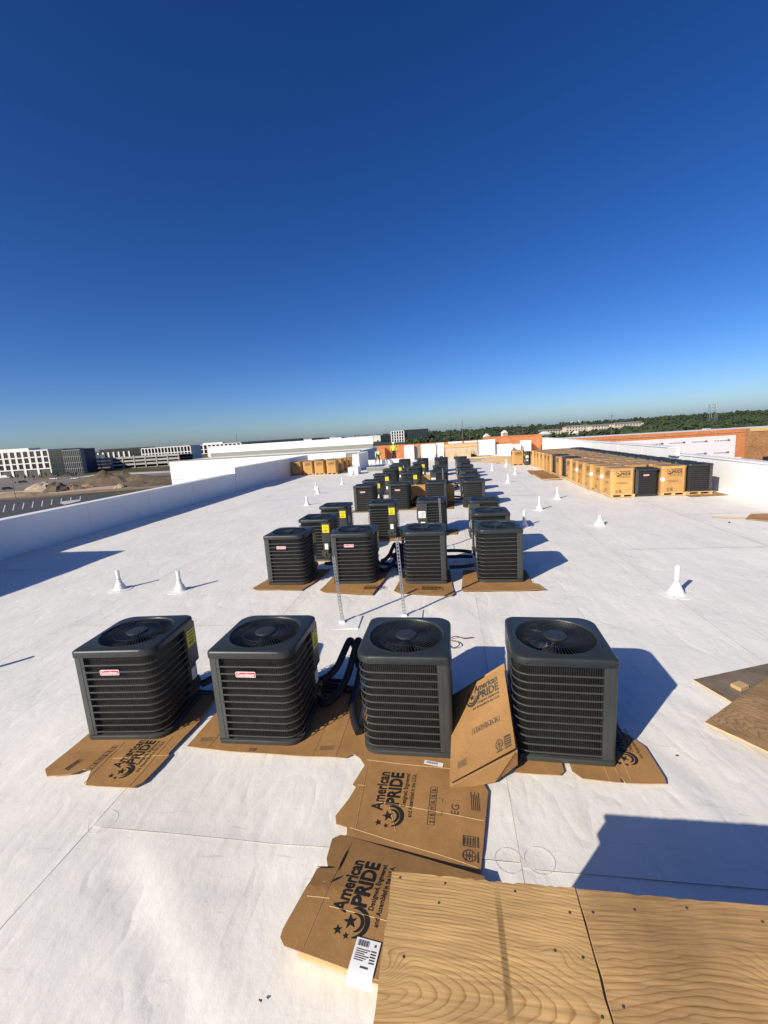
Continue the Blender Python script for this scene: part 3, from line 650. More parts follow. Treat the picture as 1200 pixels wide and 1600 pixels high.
    mb = MB(); mb.loft([rr(w - 0.005, h - 0.005, r - 0.003, -0.006)[::-1], rr(w - 0.005, h - 0.005, r - 0.003, -0.0075)[::-1]], True, False, True); D['badgered'] = mb.mesh('badge_field', MT['red'])
    # labels (on +x face and on +y face at the service corner)
    X = HW + 0.0055
    mb = MB(); mb.box(X - 0.002, X, 0.18, 0.325, 0.60, 0.765); D['energy'] = mb.mesh('energy_label', MT['yellow'])
    mb = MB()
    for z, a, c in ((0.735, 0.20, 0.305), (0.70, 0.20, 0.305), (0.67, 0.215, 0.29), (0.64, 0.20, 0.305), (0.625, 0.20, 0.28)):
        mb.box(X - 0.001, X + 0.0012, a, c, z, z + 0.008)
    D['energytext'] = mb.mesh('label_print', MT['ink'])
    X2 = HW - 0.010
    mb = MB(); mb.box(X2 - 0.003, X2 + 0.0035, 0.20, 0.275, 0.24, 0.36); D['tag'] = mb.mesh('rating_tag', MT['white'])
    mb = MB(); mb.box(0.15, 0.33, X - 0.003, X, 0.46, 0.63); D['plate'] = mb.mesh('rating_plate', MT['white'])
    mb = MB()
    for k in range(6): mb.box(0.17, 0.31 - 0.03 * (k % 3), X - 0.001, X + 0.0012, 0.48 + k * 0.023, 0.487 + k * 0.023)
    D['platetext'] = mb.mesh('label_print', MT['ink'])
    mb = MB(); mb.box(0.17, 0.28, X2 - 0.003, X2 + 0.0035, 0.27, 0.36); D['tag2'] = mb.mesh('wiring_tag', MT['white'])
    return D
UD = unit_meshes()
def make_unit(full=True, blade_rot=0.0):
    o = thing('condenser_unit', 'condenser', 'condenser')
    ld = link('lid', UD['lid'], o)
    link('fan_grille', UD['grille'], o); link('motor_cap', UD['cap'], o); link('motor', UD['motor'], o)
    for k in range(3): link('fan_blade', UD['blade'], o, rot=(0, 0, blade_rot + 2 * PI * k / 3))
    link('coil', UD['coil'], o); link('base_pan', UD['pan'], o); link('corner_post', UD['post'], o)
    sp = link('service_panel', UD['service'], o); vp = link('valve_panel', UD['valvepanel'], o)
    tag(vp, 'recessed lower panel with brass valves'); link('service_valve', UD['valve0'], vp); link('service_valve', UD['valve1'], vp)
    if full:
        tag(link('screw_row', UD['screws'], ld), kind='stuff')
        for z in UD['levels']: link('louvre', UD['louvre'], o, loc=(0, 0, z))
    else: link('louvre_set', UD['louvres'], o)
    bd = link('badge_plate', UD['badge'], o, loc=(-0.045, -HW - 0.001, 0.668)); tag(bd, 'red and white lettered badge')
    link('badge_field', UD['badgered'], bd); link('badge_lettering', BADGETXT, bd, loc=(0, -0.0085, -0.0145), rot=(PI / 2, 0, 0))
    en = link('energy_label', UD['energy'], o); tag(en, 'yellow energy label'); link('label_print', UD['energytext'], en)
    link('rating_tag', UD['tag'], o); pl = link('rating_plate', UD['plate'], o); link('label_print', UD['platetext'], pl); link('wiring_tag', UD['tag2'], o)
    return o
proto_full = make_unit(True, 0.4); proto_far = make_unit(False, 1.1)
used = {'full': False, 'far': False}
def place_unit(x, y, rot, label, group, full, z=0.0, sz=1.0, br=None):
    key = 'full' if full else 'far'; p = proto_full if full else proto_far
    o = p if not used[key] else copy_tree(p)
    used[key] = True
    o.location = (x, y, z); o.rotation_euler = (0, 0, rot); o.scale = (1, 1, sz); o['label'] = label; o['group'] = group
    if br is not None:
        k = 0
        for ch in o.children:
            if ch.name.startswith('fan_blade'): ch.rotation_euler = (0, 0, br + 2 * PI * k / 3); k += 1
    return o
_far_children = proto_far
GU = 'condensers set out in rows'
# make copies before touching the prototypes: order matters only for labels
ZC = 0.014
front = [(-3.0, 3.505, 0.075, 0, 'charcoal condenser with red badge standing alone on a torn carton sheet'),
         (-1.709, 3.52, 0.010, 0, 'charcoal condenser with red badge beside the arched black hoses'),
         (-0.411, 3.475, -0.012, 1, 'charcoal condenser standing at the end of the printed flattened carton'),
         (0.814, 3.48, -0.043, 1, 'charcoal condenser with a folded carton leaning against its side')]
for i, (x, y, th, q, lab) in enumerate(front):
    place_unit(x, y, th + q * PI / 2, lab, GU, True, ZC, 1.0, br=[0.2, 1.3, 2.0, 0.75][i])
COLX = [-2.885, -1.69, -0.44, 0.80]
rows_y = {0: [7.58, 9.12, 10.74, 14.95, 16.45, 18.95, 21.5, 23.9, 25.5, 29.1], 1: [7.60, 10.94, 15.1, 19.1, 21.9, 25.2, 28.9], 2: [7.57, 11.1, 15.1, 19.0, 22.0, 26.1, 28.7], 3: [7.60, 9.2, 10.8, 15.05, 16.75, 18.9, 21.6, 24.1, 25.9, 28.4]}
rots = {0: [0, -1, -1, 0, -1, -1, 0, -1, -1, 0], 1: [0, -1, 0, -1, 0, -1, 0], 2: [1, 2, 1, 2, 1, 2, 1], 3: [1, 1, 2, 1, 1, 2, 1, 2, 1, 2]}
for c in range(4):
    for r, y in enumerate(rows_y[c]):
        full = y < 12
        lab = 'charcoal condenser, %s behind the front four in the %s line from the shaded parapet' % (ORD[r], ORD[c])
        place_unit((COLX[c] + rnd.uniform(-0.03, 0.03)) if r else [-2.97, -1.735, -0.46, 0.80][c], y, rots[c][r] * PI / 2 + rnd.uniform(-0.025, 0.025), lab, GU, full, ZC if r == 0 else 0.004, 1.05 if r == 0 else 1.03, br=rnd.uniform(0, 2.1))

# ================================================================= cartons on skids
def octa(h, c): return [(-h + c, -h), (h - c, -h), (h, -h + c), (h, h - c), (h - c, h), (-h + c, h), (-h, h - c), (-h, -h + c)]
def carton_meshes():
    D = {}
    mb = MB(); mb.prism(octa(0.375, 0.075), 0.105, 0.955); D['body'] = mb.mesh('carton_body', MT['carton'])
    mb = MB(); mb.prism(octa(0.383, 0.077), 0.90, 0.985); D['cap'] = mb.mesh('carton_cap', MT['carton'])
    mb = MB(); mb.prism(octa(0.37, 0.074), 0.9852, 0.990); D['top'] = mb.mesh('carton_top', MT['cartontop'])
    mb = MB()
    for x in (-0.34, 0, 0.34): mb.box(x - 0.045, x + 0.045, -0.38, 0.38, 0.018, 0.085)
    D['runner'] = mb.mesh('skid_runners', MT['pine'])
    mb = MB()
    for y in (-0.34, -0.12, 0.12, 0.34): mb.box(-0.39, 0.39, y - 0.045, y + 0.045, 0.0855, 0.104)
    for y in (-0.34, 0.34): mb.box(-0.39, 0.39, y - 0.045, y + 0.045, 0.0, 0.0175)
    D['deck'] = mb.mesh('skid_boards', MT['pine'])
    mb = MB(); mb.box(-0.006, 0.006, -0.392, 0.392, 0.987, 0.992); D['strap'] = mb.mesh('carton_seam', MT['cardcut'])
    mb = MB(); mb.lathe([(0.001, 0.0), (0.07, 0.0), (0.07, 0.003), (0.001, 0.003)], 16); D['dot'] = mb.mesh('round_sticker', MT['white'])
    return D
CD = carton_meshes()
def make_skid(parent):
    link('skid_runners', CD['runner'], parent); link('skid_boards', CD['deck'], parent)
def make_carton(far=False):
    o = thing('carton', 'carton', 'carton')
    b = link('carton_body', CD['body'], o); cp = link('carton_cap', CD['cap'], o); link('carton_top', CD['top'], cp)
    sk = link('skid', CD['runner'], o); link('skid_boards', CD['deck'], sk)
    for k, (px, py, rz) in enumerate(((-0.235, -0.3765, 0), (-0.3765, 0.235, -PI / 2))):
        a = link('carton_print', LOGO, b, loc=(px, py, 0.66), rot=(PI / 2, 0, rz))
        if not far:
            d = Matrix.Rotation(rz, 4, 'Z')
            p = d @ Vector((0.02, 0, 0)); link('icon_row', ICONS, b, loc=(px + p.x, py + p.y, 0.46), rot=(PI / 2, 0, rz))
            p = d @ Vector((0.0, 0, 0)); link('certificate_marks', CERT, b, loc=(px + p.x, py + p.y, 0.17), rot=(PI / 2, 0, rz))
    return o
pc_near = make_carton(); pc_far = make_carton(True); cu_used = {False: False, True: False}
def place_carton(x, y, rz, label, group, far, sticker=False):
    p = pc_far if far else pc_near
    o = copy_tree(p) if cu_used[far] else p
    cu_used[far] = True
    o.location = (x, y, 0.003); o.rotation_euler = (0, 0, rz); o['label'] = label; o['group'] = group
    return o
st_x = [5.76, 6.60, 7.38, 8.17]; st_y0 = 15.98; st_dy = 0.975
UNIT_AT = {(0, 1), (6, 0), (8, 0)} | {(r, 3) for r in range(15)}
GS = 'cartons and condensers stored in the long stack'
late_stickers = []
for r in range(15):
    for c in range(4):
        x = st_x[c] + rnd.uniform(-0.03, 0.03); y = st_y0 + r * st_dy + rnd.uniform(-0.04, 0.04); rz = rnd.uniform(-0.03, 0.03)
        if (r, c) == (0, 1): y += 0.08
        place = ['column beside the condensers', 'second column from the condensers', 'third column from the condensers', 'column along the sunlit parapet'][c]
        if (r, c) in UNIT_AT:
            z = 0.02 if (r, c) == (0, 1) else 0.104
            u = place_unit(x, y, (0.0 if (r, c) == (0, 1) else (PI / 2 if c == 3 else 0)) + rz, 'unboxed charcoal condenser, stack row %s from the plywood, %s' % (ORD[r], place), GS, False, z, 1.04)
            if z > 0.05:
                sk = thing('wooden_skid', 'pine skid under unboxed condenser, stack row %s, %s' % (ORD[r], place), 'skid', (x, y, 0.003), rz, 'wooden skids in the long stack'); make_skid(sk)
        else:
            o = place_carton(x, y, rz, 'tan carton on skid, stack row %s from the plywood, %s' % (ORD[r], place), GS, r > 6)
            if c == 0 and r in (1, 2, 4):
                link('round_sticker', CD['dot'], o, loc=(-0.3395, -0.3395, 0.62), rot=(PI / 2, 0, -PI / 4))
            if (r, c) == (0, 2): link('round_sticker', CD['dot'], o, loc=(-0.3395, -0.3395, 0.55), rot=(PI / 2, 0, -PI / 4))
place_carton(4.62, 30.75, 0.05, 'tan carton on skid standing apart past the stack end', GS, True)
place_unit(5.42, 30.6, PI, 'unboxed condenser standing apart past the stack end beside a carton', GS, False, 0.01, 1.0)
for i, (x, y) in enumerate([(-11.2, 31.5), (-10.25, 31.3), (-9.35, 31.2), (-8.35, 30.9), (-10.9, 32.5), (-10.0, 32.3), (-9.0, 32.2), (-8.2, 32.0), (-8.1, 33.0), (-9.0, 33.2), (-8.0, 34.0), (-10.1, 33.4)]):
    place_carton(x, y, rnd.uniform(-0.06, 0.06), 'tan carton in the small group where the raised parapet ends', 'cartons grouped by the raised parapet', True)

# ================================================================= flattened carton sheets
SURF = {}
UNIT_XY = [(f[0], f[1]) for f in front] + [(COLX[c], rows_y[c][r]) for c in range(4) for r in range(len(rows_y[c])) if rows_y[c][r] < 12]
def flat_sheet(name, label, poly, z, m=None, group=None, folds=(), th=0.006, curl=0.0, zf=None, lift=0.022):
    cx = sum(p[0] for p in poly) / len(poly); cy = sum(p[1] for p in poly) / len(poly)
    def S(wx, wy):
        near = min([1.0] + [max(abs(wx - ux), abs(wy - uy)) for ux, uy in UNIT_XY]); wgt = max(0.0, min(1.0, (near - 0.36) / 0.22))
        return (noise.noise(Vector((wx * 3, wy * 3, 2.0))) + 0.6) * curl + wgt * lift * max(0.0, noise.noise(Vector((wx * 2.3, wy * 2.3, 7.7))) + 0.25) + (zf(wx, wy) if zf else 0)
    o = thing(name, label, 'cardboard', (cx, cy, z), group=group)
    bm = bmesh.new()
    vs = [bm.verts.new((x - cx, y - cy, 0)) for x, y in poly]; f = bm.faces.new(vs)
    if f.normal.z < 0: f.normal_flip()
    bm.normal_update()
    if f.normal.z < 0: f.normal_flip()
    bmesh.ops.triangulate(bm, faces=bm.faces[:])
    bmesh.ops.subdivide_edges(bm, edges=bm.edges[:], cuts=5, use_grid_fill=True)
    bmesh.ops.subdivide_edges(bm, edges=bm.edges[:], cuts=1, use_grid_fill=True)
    for v in bm.verts:
        v.co.z = S(v.co.x + cx, v.co.y + cy)
    r = bmesh.ops.extrude_face_region(bm, geom=bm.faces[:])
    for v in [g for g in r['geom'] if isinstance(g, bmesh.types.BMVert)]: v.co.z += th
    bmesh.ops.recalc_face_normals(bm, faces=bm.faces[:])
    me = bpy.data.meshes.new('board'); me.materials.append(m or MT['card']); me.materials.append(MT['cardcut'])
    for f in bm.faces:
        if abs(f.normal.z) < 0.5: f.material_index = 1
    bm.to_mesh(me); bm.free(); link('board', me, o)
    for (a, b) in folds:
        a = Vector((a[0] - cx, a[1] - cy)); b = Vector((b[0] - cx, b[1] - cy)); d = (b - a).normalized(); nn = Vector((-d.y, d.x)) * 0.003
        mb = MB(); k = 10
        L1 = []
        for i in range(k + 1):
            p = a.lerp(b, i / k); zz = S(p.x + cx, p.y + cy) + th
            L1.append([(p.x - nn.x, p.y - nn.y, zz - 0.001), (p.x, p.y, zz + 0.003), (p.x + nn.x, p.y + nn.y, zz - 0.001)])
        mb.loft(L1, False); mb.obj('crease', MT['cardfold'], o)
    o['_c'] = (cx, cy); SURF[o.name] = (S, th); return o
def print_on(o, data, x, y, dz, rz, sc=1.0, name=None):
    """lay a flat print on the sheet, following its bends"""
    cx, cy = o['_c']; S, th = SURF[o.name]; mb = MB(); c, sn = math.cos(rz) * sc, math.sin(rz) * sc
    P = [(x + v.co.x * c - v.co.y * sn, y + v.co.x * sn + v.co.y * c) for v in data.vertices]
    mb.add([(a - cx, b - cy, S(a, b) + th + 0.0022) for a, b in P], [tuple(p.vertices) for p in data.polygons])
    return mb.obj(name or data.name.split('.')[0], data.materials[0], o)
GC = 'flattened cartons under the condensers'
# torn sheet under the first condenser
o = flat_sheet('carton_sheet', 'torn flattened carton under the condenser nearest the shaded parapet', [(-3.42, 2.74), (-3.33, 2.67), (-3.14, 2.71), (-3.08, 2.76), (-3.0, 2.755), (-2.93, 2.62), (-2.72, 2.625), (-2.52, 2.62), (-2.47, 2.68), (-2.45, 2.98), (-2.47, 3.0), (-2.44, 3.42), (-2.5, 3.9), (-3.3, 3.9), (-3.42, 3.3)], 0.003, None, GC, [((-2.95, 2.63), (-2.97, 3.1)), ((-2.55, 2.63), (-2.56, 3.2)), ((-2.92, 2.9), (-2.46, 2.98))], curl=0.004)
print_on(o, LOGO, -2.60, 2.70, 0.0135, PI / 2, 0.95); print_on(o, ICONS, -3.0, 2.75, 0.0135, PI / 2, 0.9); print_on(o, FINE, -3.2, 2.74, 0.0135, PI / 2 - 0.2)
# under the second
o = flat_sheet('carton_sheet', 'wide flattened carton under the condenser beside the arched hoses', [(-2.36, 3.10), (-1.95, 3.06), (-0.93, 3.045), (-0.86, 3.10), (-0.90, 3.55), (-0.92, 4.05), (-2.3, 4.1), (-2.34, 3.55)], 0.003, None, GC, [((-2.15, 3.09), (-2.12, 3.6)), ((-1.2, 3.06), (-1.18, 3.9)), ((-1.0, 3.06), (-1.0, 3.6))], curl=0.004)
print_on(o, LOGO, -1.25, 4.02, 0.0135, PI, 0.9); print_on(o, FINE, -2.28, 3.16, 0.0135, 0.1); print_on(o, FINE, -1.16, 3.12, 0.0135, 0.1); print_on(o, CERT, -1.78, 3.08, 0.0135, 0, 0.35)
# under the third, long printed sheet A
A = flat_sheet('carton_sheet', 'printed flattened carton reaching out from under the third front condenser', [(-0.90, 3.12), (-0.80, 3.06), (-0.745, 2.98), (-0.80, 2.78), (-0.77, 2.76), (-0.795, 2.66), (-0.86, 2.50), (-0.84, 2.44), (-0.76, 2.42), (-0.72, 2.24), (0.085, 2.09), (0.20, 2.80), (0.12, 3.02), (0.02, 3.9), (-0.85, 3.9)], 0.004, None, GC, [((-0.72, 2.98), (-0.70, 2.42)), ((-0.76, 2.78), (-0.70, 2.78)), ((-0.74, 2.42), (0.09, 2.22)), ((-0.5, 2.62), (-0.43, 2.42)), ((-0.6, 2.64), (0.15, 2.55)), ((-0.74, 3.04), (0.1, 2.98))], curl=0.0035)
print_on(A, LOGO, -0.345, 2.44, 0.0155, PI / 2 - 0.03, 1.04); print_on(A, ICONS, -0.18, 2.48, 0.0155, PI / 2 - 0.05, 0.9); print_on(A, EG, -0.02, 2.57, 0.0155, PI / 2 - 0.1); print_on(A, CORNERS, -0.13, 2.56, 0.0155, PI / 2 - 0.05)
print_on(A, CERT, 0.085, 2.24, 0.0155, PI / 2 - 0.06, 0.95); print_on(A, FINE, 0.13, 2.62, 0.0155, PI / 2, 1.2)
# under the fourth: two pieces
o = flat_sheet('carton_sheet', 'flattened carton flap piece between condenser and leaning carton', [(0.42, 3.0), (0.74, 2.985), (0.78, 3.03), (0.80, 3.3), (0.45, 3.4)], 0.002, None, GC, curl=0.003)
o = flat_sheet('carton_sheet', 'flattened carton with star print under the condenser by the leaning carton', [(0.84, 3.03), (0.89, 2.96), (1.155, 2.95), (1.165, 3.02), (1.185, 2.95), (1.455, 2.955), (1.47, 3.0), (1.475, 3.34), (1.40, 3.46), (1.36, 3.50), (1.36, 3.9), (0.84, 3.9)], 0.004, None, GC, [((1.16, 3.02), (1.17, 3.4)), ((1.23, 2.97), (1.25, 3.35)), ((1.08, 2.96), (1.09, 3.2))], curl=0.003)
print_on(o, LOGO, 1.40, 3.12, 0.0135, PI / 2, 0.92)
# second row
for (nm, poly, pr) in [('first', [(-3.58, 7.05), (-3.5, 6.98), (-2.62, 6.95), (-2.5, 7.4), (-2.4, 8.1), (-3.4, 8.1)], None),
                       ('second', [(-2.28, 6.92), (-2.2, 6.84), (-1.32, 6.70), (-1.22, 7.5), (-1.2, 8.1), (-2.2, 8.1)], (-1.45, 6.78)),
                       ('third', [(-0.98, 6.84), (-0.9, 6.76), (-0.02, 6.62), (0.02, 6.7), (-0.02, 7.3), (-0.05, 8.0), (-0.9, 8.0)], (-0.45, 6.72)),
                       ('fourth', [(0.13, 6.83), (1.30, 6.83), (1.46, 6.86), (1.40, 7.15), (1.30, 7.2), (1.32, 7.9), (0.2, 7.9)], None)]:
    o = flat_sheet('carton_sheet', 'flattened carton under the %s condenser from shaded parapet, second row' % nm, poly, 0.003, None, GC, [(tuple(Vector(poly[1]).lerp(Vector(poly[2]), 0.8)), (poly[2][0] - 0.15, 7.3))], curl=0.004)
    if pr: print_on(o, LOGO, pr[0] + 0.3, pr[1] + 0.35, 0.0135, PI, 0.8)
for i, (x0, x1, y0, y1) in enumerate([(-3.4, -2.2, 8.75, 9.8), (-2.2, -1.2, 10.4, 11.5), (-3.4, -2.4, 14.5, 15.5), (-0.95, 0.1, 14.6, 15.6), (-2.1, -1.1, 14.65, 15.6), (-0.2, 0.15, 10.9, 11.4)]):
    flat_sheet('carton_sheet', 'flattened carton peeking out under condensers of the farther rows', [(x0, y0), (x1, y0 - 0.05), (x1 + 0.05, y1), (x0 + 0.04, y1)], 0.003, None, 'flattened cartons in the farther rows', curl=0.002)
# standing cartons boards between the far condensers
for i, (x, y, w, h, lab) in enumerate([(-1.0, 15.75, 0.92, 0.62, 'open carton board standing between two condensers on black hoses'), (0.02, 15.7, 0.30, 0.62, 'narrow standing carton end beside a condenser'), (-0.98, 19.3, 0.5, 0.62, 'reddish carton board standing between two farther condensers')]):
    o = thing('carton_tray', lab, 'cardboard', (x, y, 0.003), 0.03)
    MB().box(-w / 2, w / 2, -0.006, 0.006, 0.10, 0.10 + h).obj('panel', MT['carton'], o)
    MB().box(-w / 2, -w / 2 + 0.012, 0.008, 0.35, 0.10, 0.10 + h).obj('panel', MT['carton'], o); MB().box(w / 2 - 0.012, w / 2, 0.008, 0.35, 0.10, 0.10 + h).obj('panel', MT['carton'], o)
    MB().box(-w / 2, w / 2, -0.02, 0.35, 0.0, 0.097).obj('skid', MT['pine'], o)

# sheet B on a pine skid by the platform
sk = thing('wooden_skid', 'pine skid under the printed carton beside the plywood platform', 'skid', (-0.42, 1.76, 0.0), -0.17)
for y in (-0.11, 0.13): MB().box(-0.41, 0.42, y - 0.04, y + 0.04, 0.021, 0.082, 0.003).obj('runner', MT['pine'], sk)
for x in (-0.35, -0.12, 0.12, 0.36): MB().box(x - 0.06, x + 0.06, -0.15, 0.17, 0.0825, 0.096, 0.002).obj('deck_board', MT['pine'], sk)
MB().box(-0.41, 0.42, -0.15, -0.06, 0.001, 0.0205, 0.002).obj('bottom_board', MT['pine'], sk)
def zB(x, y): return 0.098 - max(0.0, (y - 1.95)) / 0.35 * 0.072
B = flat_sheet('carton_sheet', 'printed carton with shipping label lying on the pine skid', [(-0.935, 1.73), (-0.935, 1.69), (-0.90, 1.655), (-0.40, 1.565), (0.1, 1.52), (0.12, 2.13), (-0.74, 2.355), (-0.79, 2.36), (-0.835, 2.32), (-0.825, 2.16), (-0.80, 2.10), (-0.86, 2.08), (-0.87, 1.99)], 0.0, None, GC, [((-0.80, 1.66), (-0.70, 2.30)), ((-0.72, 1.86), (-0.1, 1.78)), ((-0.86, 1.9), (-0.73, 1.9))], curl=0.002, zf=zB, lift=0.0)
print_on(B, LOGO, -0.46, 1.70, 0, PI / 2 - 0.13, 0.95)
for (x, y, a, l) in ((-0.73, 2.07, 1.45, 0.16), (-0.75, 1.99, 0.7, 0.07), (-0.86, 2.085, 0.05, 0.10)):
    mb = MB(); d = Vector((math.cos(a), math.sin(a))); nn = Vector((-d.y, d.x)); k = 6; lp = []
    for i in range(k + 1):
        t = i / k; q = Vector((x, y)) + d * l * t; wq = 0.0055 * math.sin(PI * (0.1 + 0.8 * t)); lp.append([(q.x - nn.x * wq - B['_c'][0], q.y - nn.y * wq - B['_c'][1], zB(q.x, q.y) + 0.0118), (q.x + nn.x * wq - B['_c'][0], q.y + nn.y * wq - B['_c'][1], zB(q.x, q.y) + 0.0118)])
    mb.loft(lp, False); mb.obj('tear', MT['ink'], B)
# shipping label draped over the edge
sl = thing('shipping_label', 'white printed shipping label hanging off the carton edge', 'label', (-0.49, 1.62, 0.112), -0.13)
mb = MB(); ys = [0.10, 0.03, -0.035, -0.058, -0.064, -0.066]; zs = [0.0, 0.0, 0.0, -0.006, -0.03, -0.055]
mb.loft([[(-0.062, y, z), (0.062, y, z)] for y, z in zip(ys, zs)], False); mb.loft([[(0.062, y, z - 0.0012), (-0.062, y, z - 0.0012)] for y, z in zip(ys, zs)], False); mb.obj('paper', MT['white'], sl, 60)
mb = MB()
for k in range(14): put_rect(mb, -0.05 + k * 0.0042, -0.05 + k * 0.0042 + 0.0012 * (1 + (k * 7) % 3), 0.065, 0.092, 0.0012)
for k in range(6): put_rect(mb, -0.05, 0.02 - 0.012 * (k % 3), 0.05 - k * 0.009, 0.054 - k * 0.009, 0.0012)
for k in range(5): put_rect(mb, 0.025, 0.052, 0.05 - k * 0.012, 0.056 - k * 0.012, 0.0012)
put_star(mb, 0.04, 0.078, 0.01, 0.0012); put_rect(mb, -0.01, 0.03, -0.022, -0.014, 0.0012)
mb.obj('label_print', MT['greyink'], sl)
# small white label at the foot of the third condenser, and one at the second row
for (x, y, rz, s, lab) in ((-0.20, 3.035, -0.18, 1.0, 'small white barcode label on carton before the third front condenser'), (-0.53, 6.97, 0.6, 1.35, 'white paper label lying on a carton in the second row')):
    o = thing('paper_label', lab, 'label', (x, y, 0.0185), rz); o.scale = (s, s, 1)
    MB().box(-0.075, 0.075, -0.02, 0.02, 0, 0.001).obj('paper', MT['white'], o)
    mb = MB()
    for k in range(16): put_rect(mb, -0.06 + k * 0.006, -0.06 + k * 0.006 + 0.0015 * (1 + k % 3), -0.008, 0.012, 0.0018)
    mb.obj('label_print', MT['greyink'], o)

# folded carton leaning on the fourth condenser
def quad_panel(p, nu=8, nv=8, th=0.007, bow=0.0, seed=0):
    """p = BL, BR, TR, TL corners; returns MB with thickness"""
    a, b, c, d = [Vector(x) for x in p]; n = (b - a).cross(d - a).normalized(); mb = MB()
    def S(u, v, off):
        q = (a * (1 - u) + b * u) * (1 - v) + (d * (1 - u) + c * u) * v
        return q + n * (off + bow * math.sin(PI * u) * math.sin(PI * v) + 0.003 * noise.noise(Vector((u * 3, v * 3, seed))))
    top = [[S(u / nu, v / nv, th) for u in range(nu + 1)] for v in range(nv + 1)]; bot = [[S(u / nu, v / nv, 0) for u in range(nu + 1)] for v in range(nv + 1)]
    mb.loft(top, False); mb.loft([list(reversed(r)) for r in bot], False)
    rim = lambda g: g[0] + [r[-1] for r in g[1:]] + list(reversed(g[-1][:-1])) + [r[0] for r in reversed(g[1:-1])]
    mb.mi = 1; mb.loft([rim(bot), rim(top)])
    return mb, n
fc = thing('folded_carton', 'folded printed carton propped against the side of a condenser', 'cardboard', (0, 0, 0))
BL, BR, TR, TL = Vector((-0.075, 2.80, 0.055)), Vector((0.425, 3.02, 0.20)), Vector((0.383, 3.33, 0.69)), Vector((-0.035, 3.42, 0.36))
mb, fn = quad_panel([BL, BR, TR, TL], bow=0.012); mb.obj('front_panel', [MT['card'], MT['cardcut']], fc, 60)
up = (TL - BL).normalized(); ax = (BR - BL).normalized()
mb, _ = quad_panel([BL + Vector((0.0, 0.005, -0.035)), BR + Vector((0.02, 0.03, -0.06)), TR + Vector((0.014, 0.10, -0.03)), TL + Vector((0, 0.10, -0.06))], bow=0.004, seed=3); mb.obj('middle_panel', [MT['card'], MT['cardcut']], fc, 60)
mb, _ = quad_panel([BL + Vector((-0.005, 0.0, -0.052)), BR + Vector((0.0, 0.05, -0.165)), TR + Vector((0.018, 0.16, -0.12)), TL + Vector((0, 0.16, -0.10))], bow=0.0, seed=5); mb.obj('back_panel', [MT['card'], MT['cardcut']], fc, 60)
# flap folded forward along the bottom
mb, _ = quad_panel([BL + Vector((0.005, -0.005, -0.05)), BL.lerp(BR, 0.62) + Vector((0.02, -0.05, -0.125)), BR + Vector((-0.01, -0.01, -0.03)), BL + Vector((0.008, 0.0, -0.018))], nu=6, nv=3, seed=7); mb.obj('flap', [MT['card'], MT['cardcut']], fc, 60)
mb, _ = quad_panel([BL.lerp(BR, 0.6) + Vector((0.03, -0.035, -0.13)), BR + Vector((0.01, 0.0, -0.14)), BR + Vector((0.012, 0.012, -0.035)), BR + Vector((-0.02, -0.015, -0.035))], nu=4, nv=3, seed=9); mb.obj('flap', [MT['card'], MT['cardcut']], fc, 60)
def on_panel(u, v, off=0.012):
    q = (BL * (1 - u) + BR * u) * (1 - v) + (TL * (1 - u) + TR * u) * v
    return q + fn * (off + 0.012 * math.sin(PI * u) * math.sin(PI * v))
def warp_print(data, u0, v0, su, sv, name, m):
    """lay a flat print on the bowed panel (u right, v up)"""
    mb = MB(); mb.add([on_panel(u0 + v.co.x * su, v0 + v.co.y * sv, 0.0115) for v in data.vertices], [tuple(p.vertices) for p in data.polygons]); return mb.obj(name, m, fc)
warp_print(LOGO, 0.28, 0.66, 1.25, 1.05, 'carton_print', MT['ink']); warp_print(ICONS, 0.36, 0.38, 1.3, 1.1, 'icon_row', MT['greyink']); warp_print(CERT, 0.70, 0.06, 1.25, 1.3, 'certificate_marks', MT['greyink']); warp_print(FINE, 0.12, 0.10, 1.1, 1.3, 'fine_print', MT['greyink'])

# flat boards by the long stack
for i, (poly, mm, lab) in enumerate([([(4.35, 21.4), (5.2, 21.2), (5.3, 23.3), (4.4, 23.6)], MT['plygrey'], 'brown flattened carton pile on the roof beside the stack'), ([(4.3, 23.8), (5.25, 23.4), (5.3, 25.8), (4.45, 26.0)], MT['card'], 'second brown flattened carton beside the stack, farther along')]):
    flat_sheet('carton_sheet', lab, poly, 0.003, MT['card'], 'flattened cartons beside the stack', th=0.05 if i == 0 else 0.03, curl=0.02)
flat_sheet('carton_sheet', 'flat brown board sticking out under the stack by the sunlit parapet', [(7.7, 15.2), (8.9, 15.3), (8.85, 15.9), (7.75, 15.9)], 0.0, MT['card'], None, th=0.002)
flat_sheet('wood_offcut', 'square brown wood offcut on the sunlit roof', [(7.15, 11.62), (7.62, 12.2), (8.05, 12.1), (7.55, 11.3)], 0.003, MT['osbbrown'], None, th=0.012)
o = MB().box(-0.33, 0.33, -0.02, 0.02, 0, 0.02).obj('lath', MT['pine']); o.location = (6.9, 11.85, 0.002); o.rotation_euler = (0, 0, -0.42); tag(o, 'thin wooden lath lying beside the square offcut', 'wood')

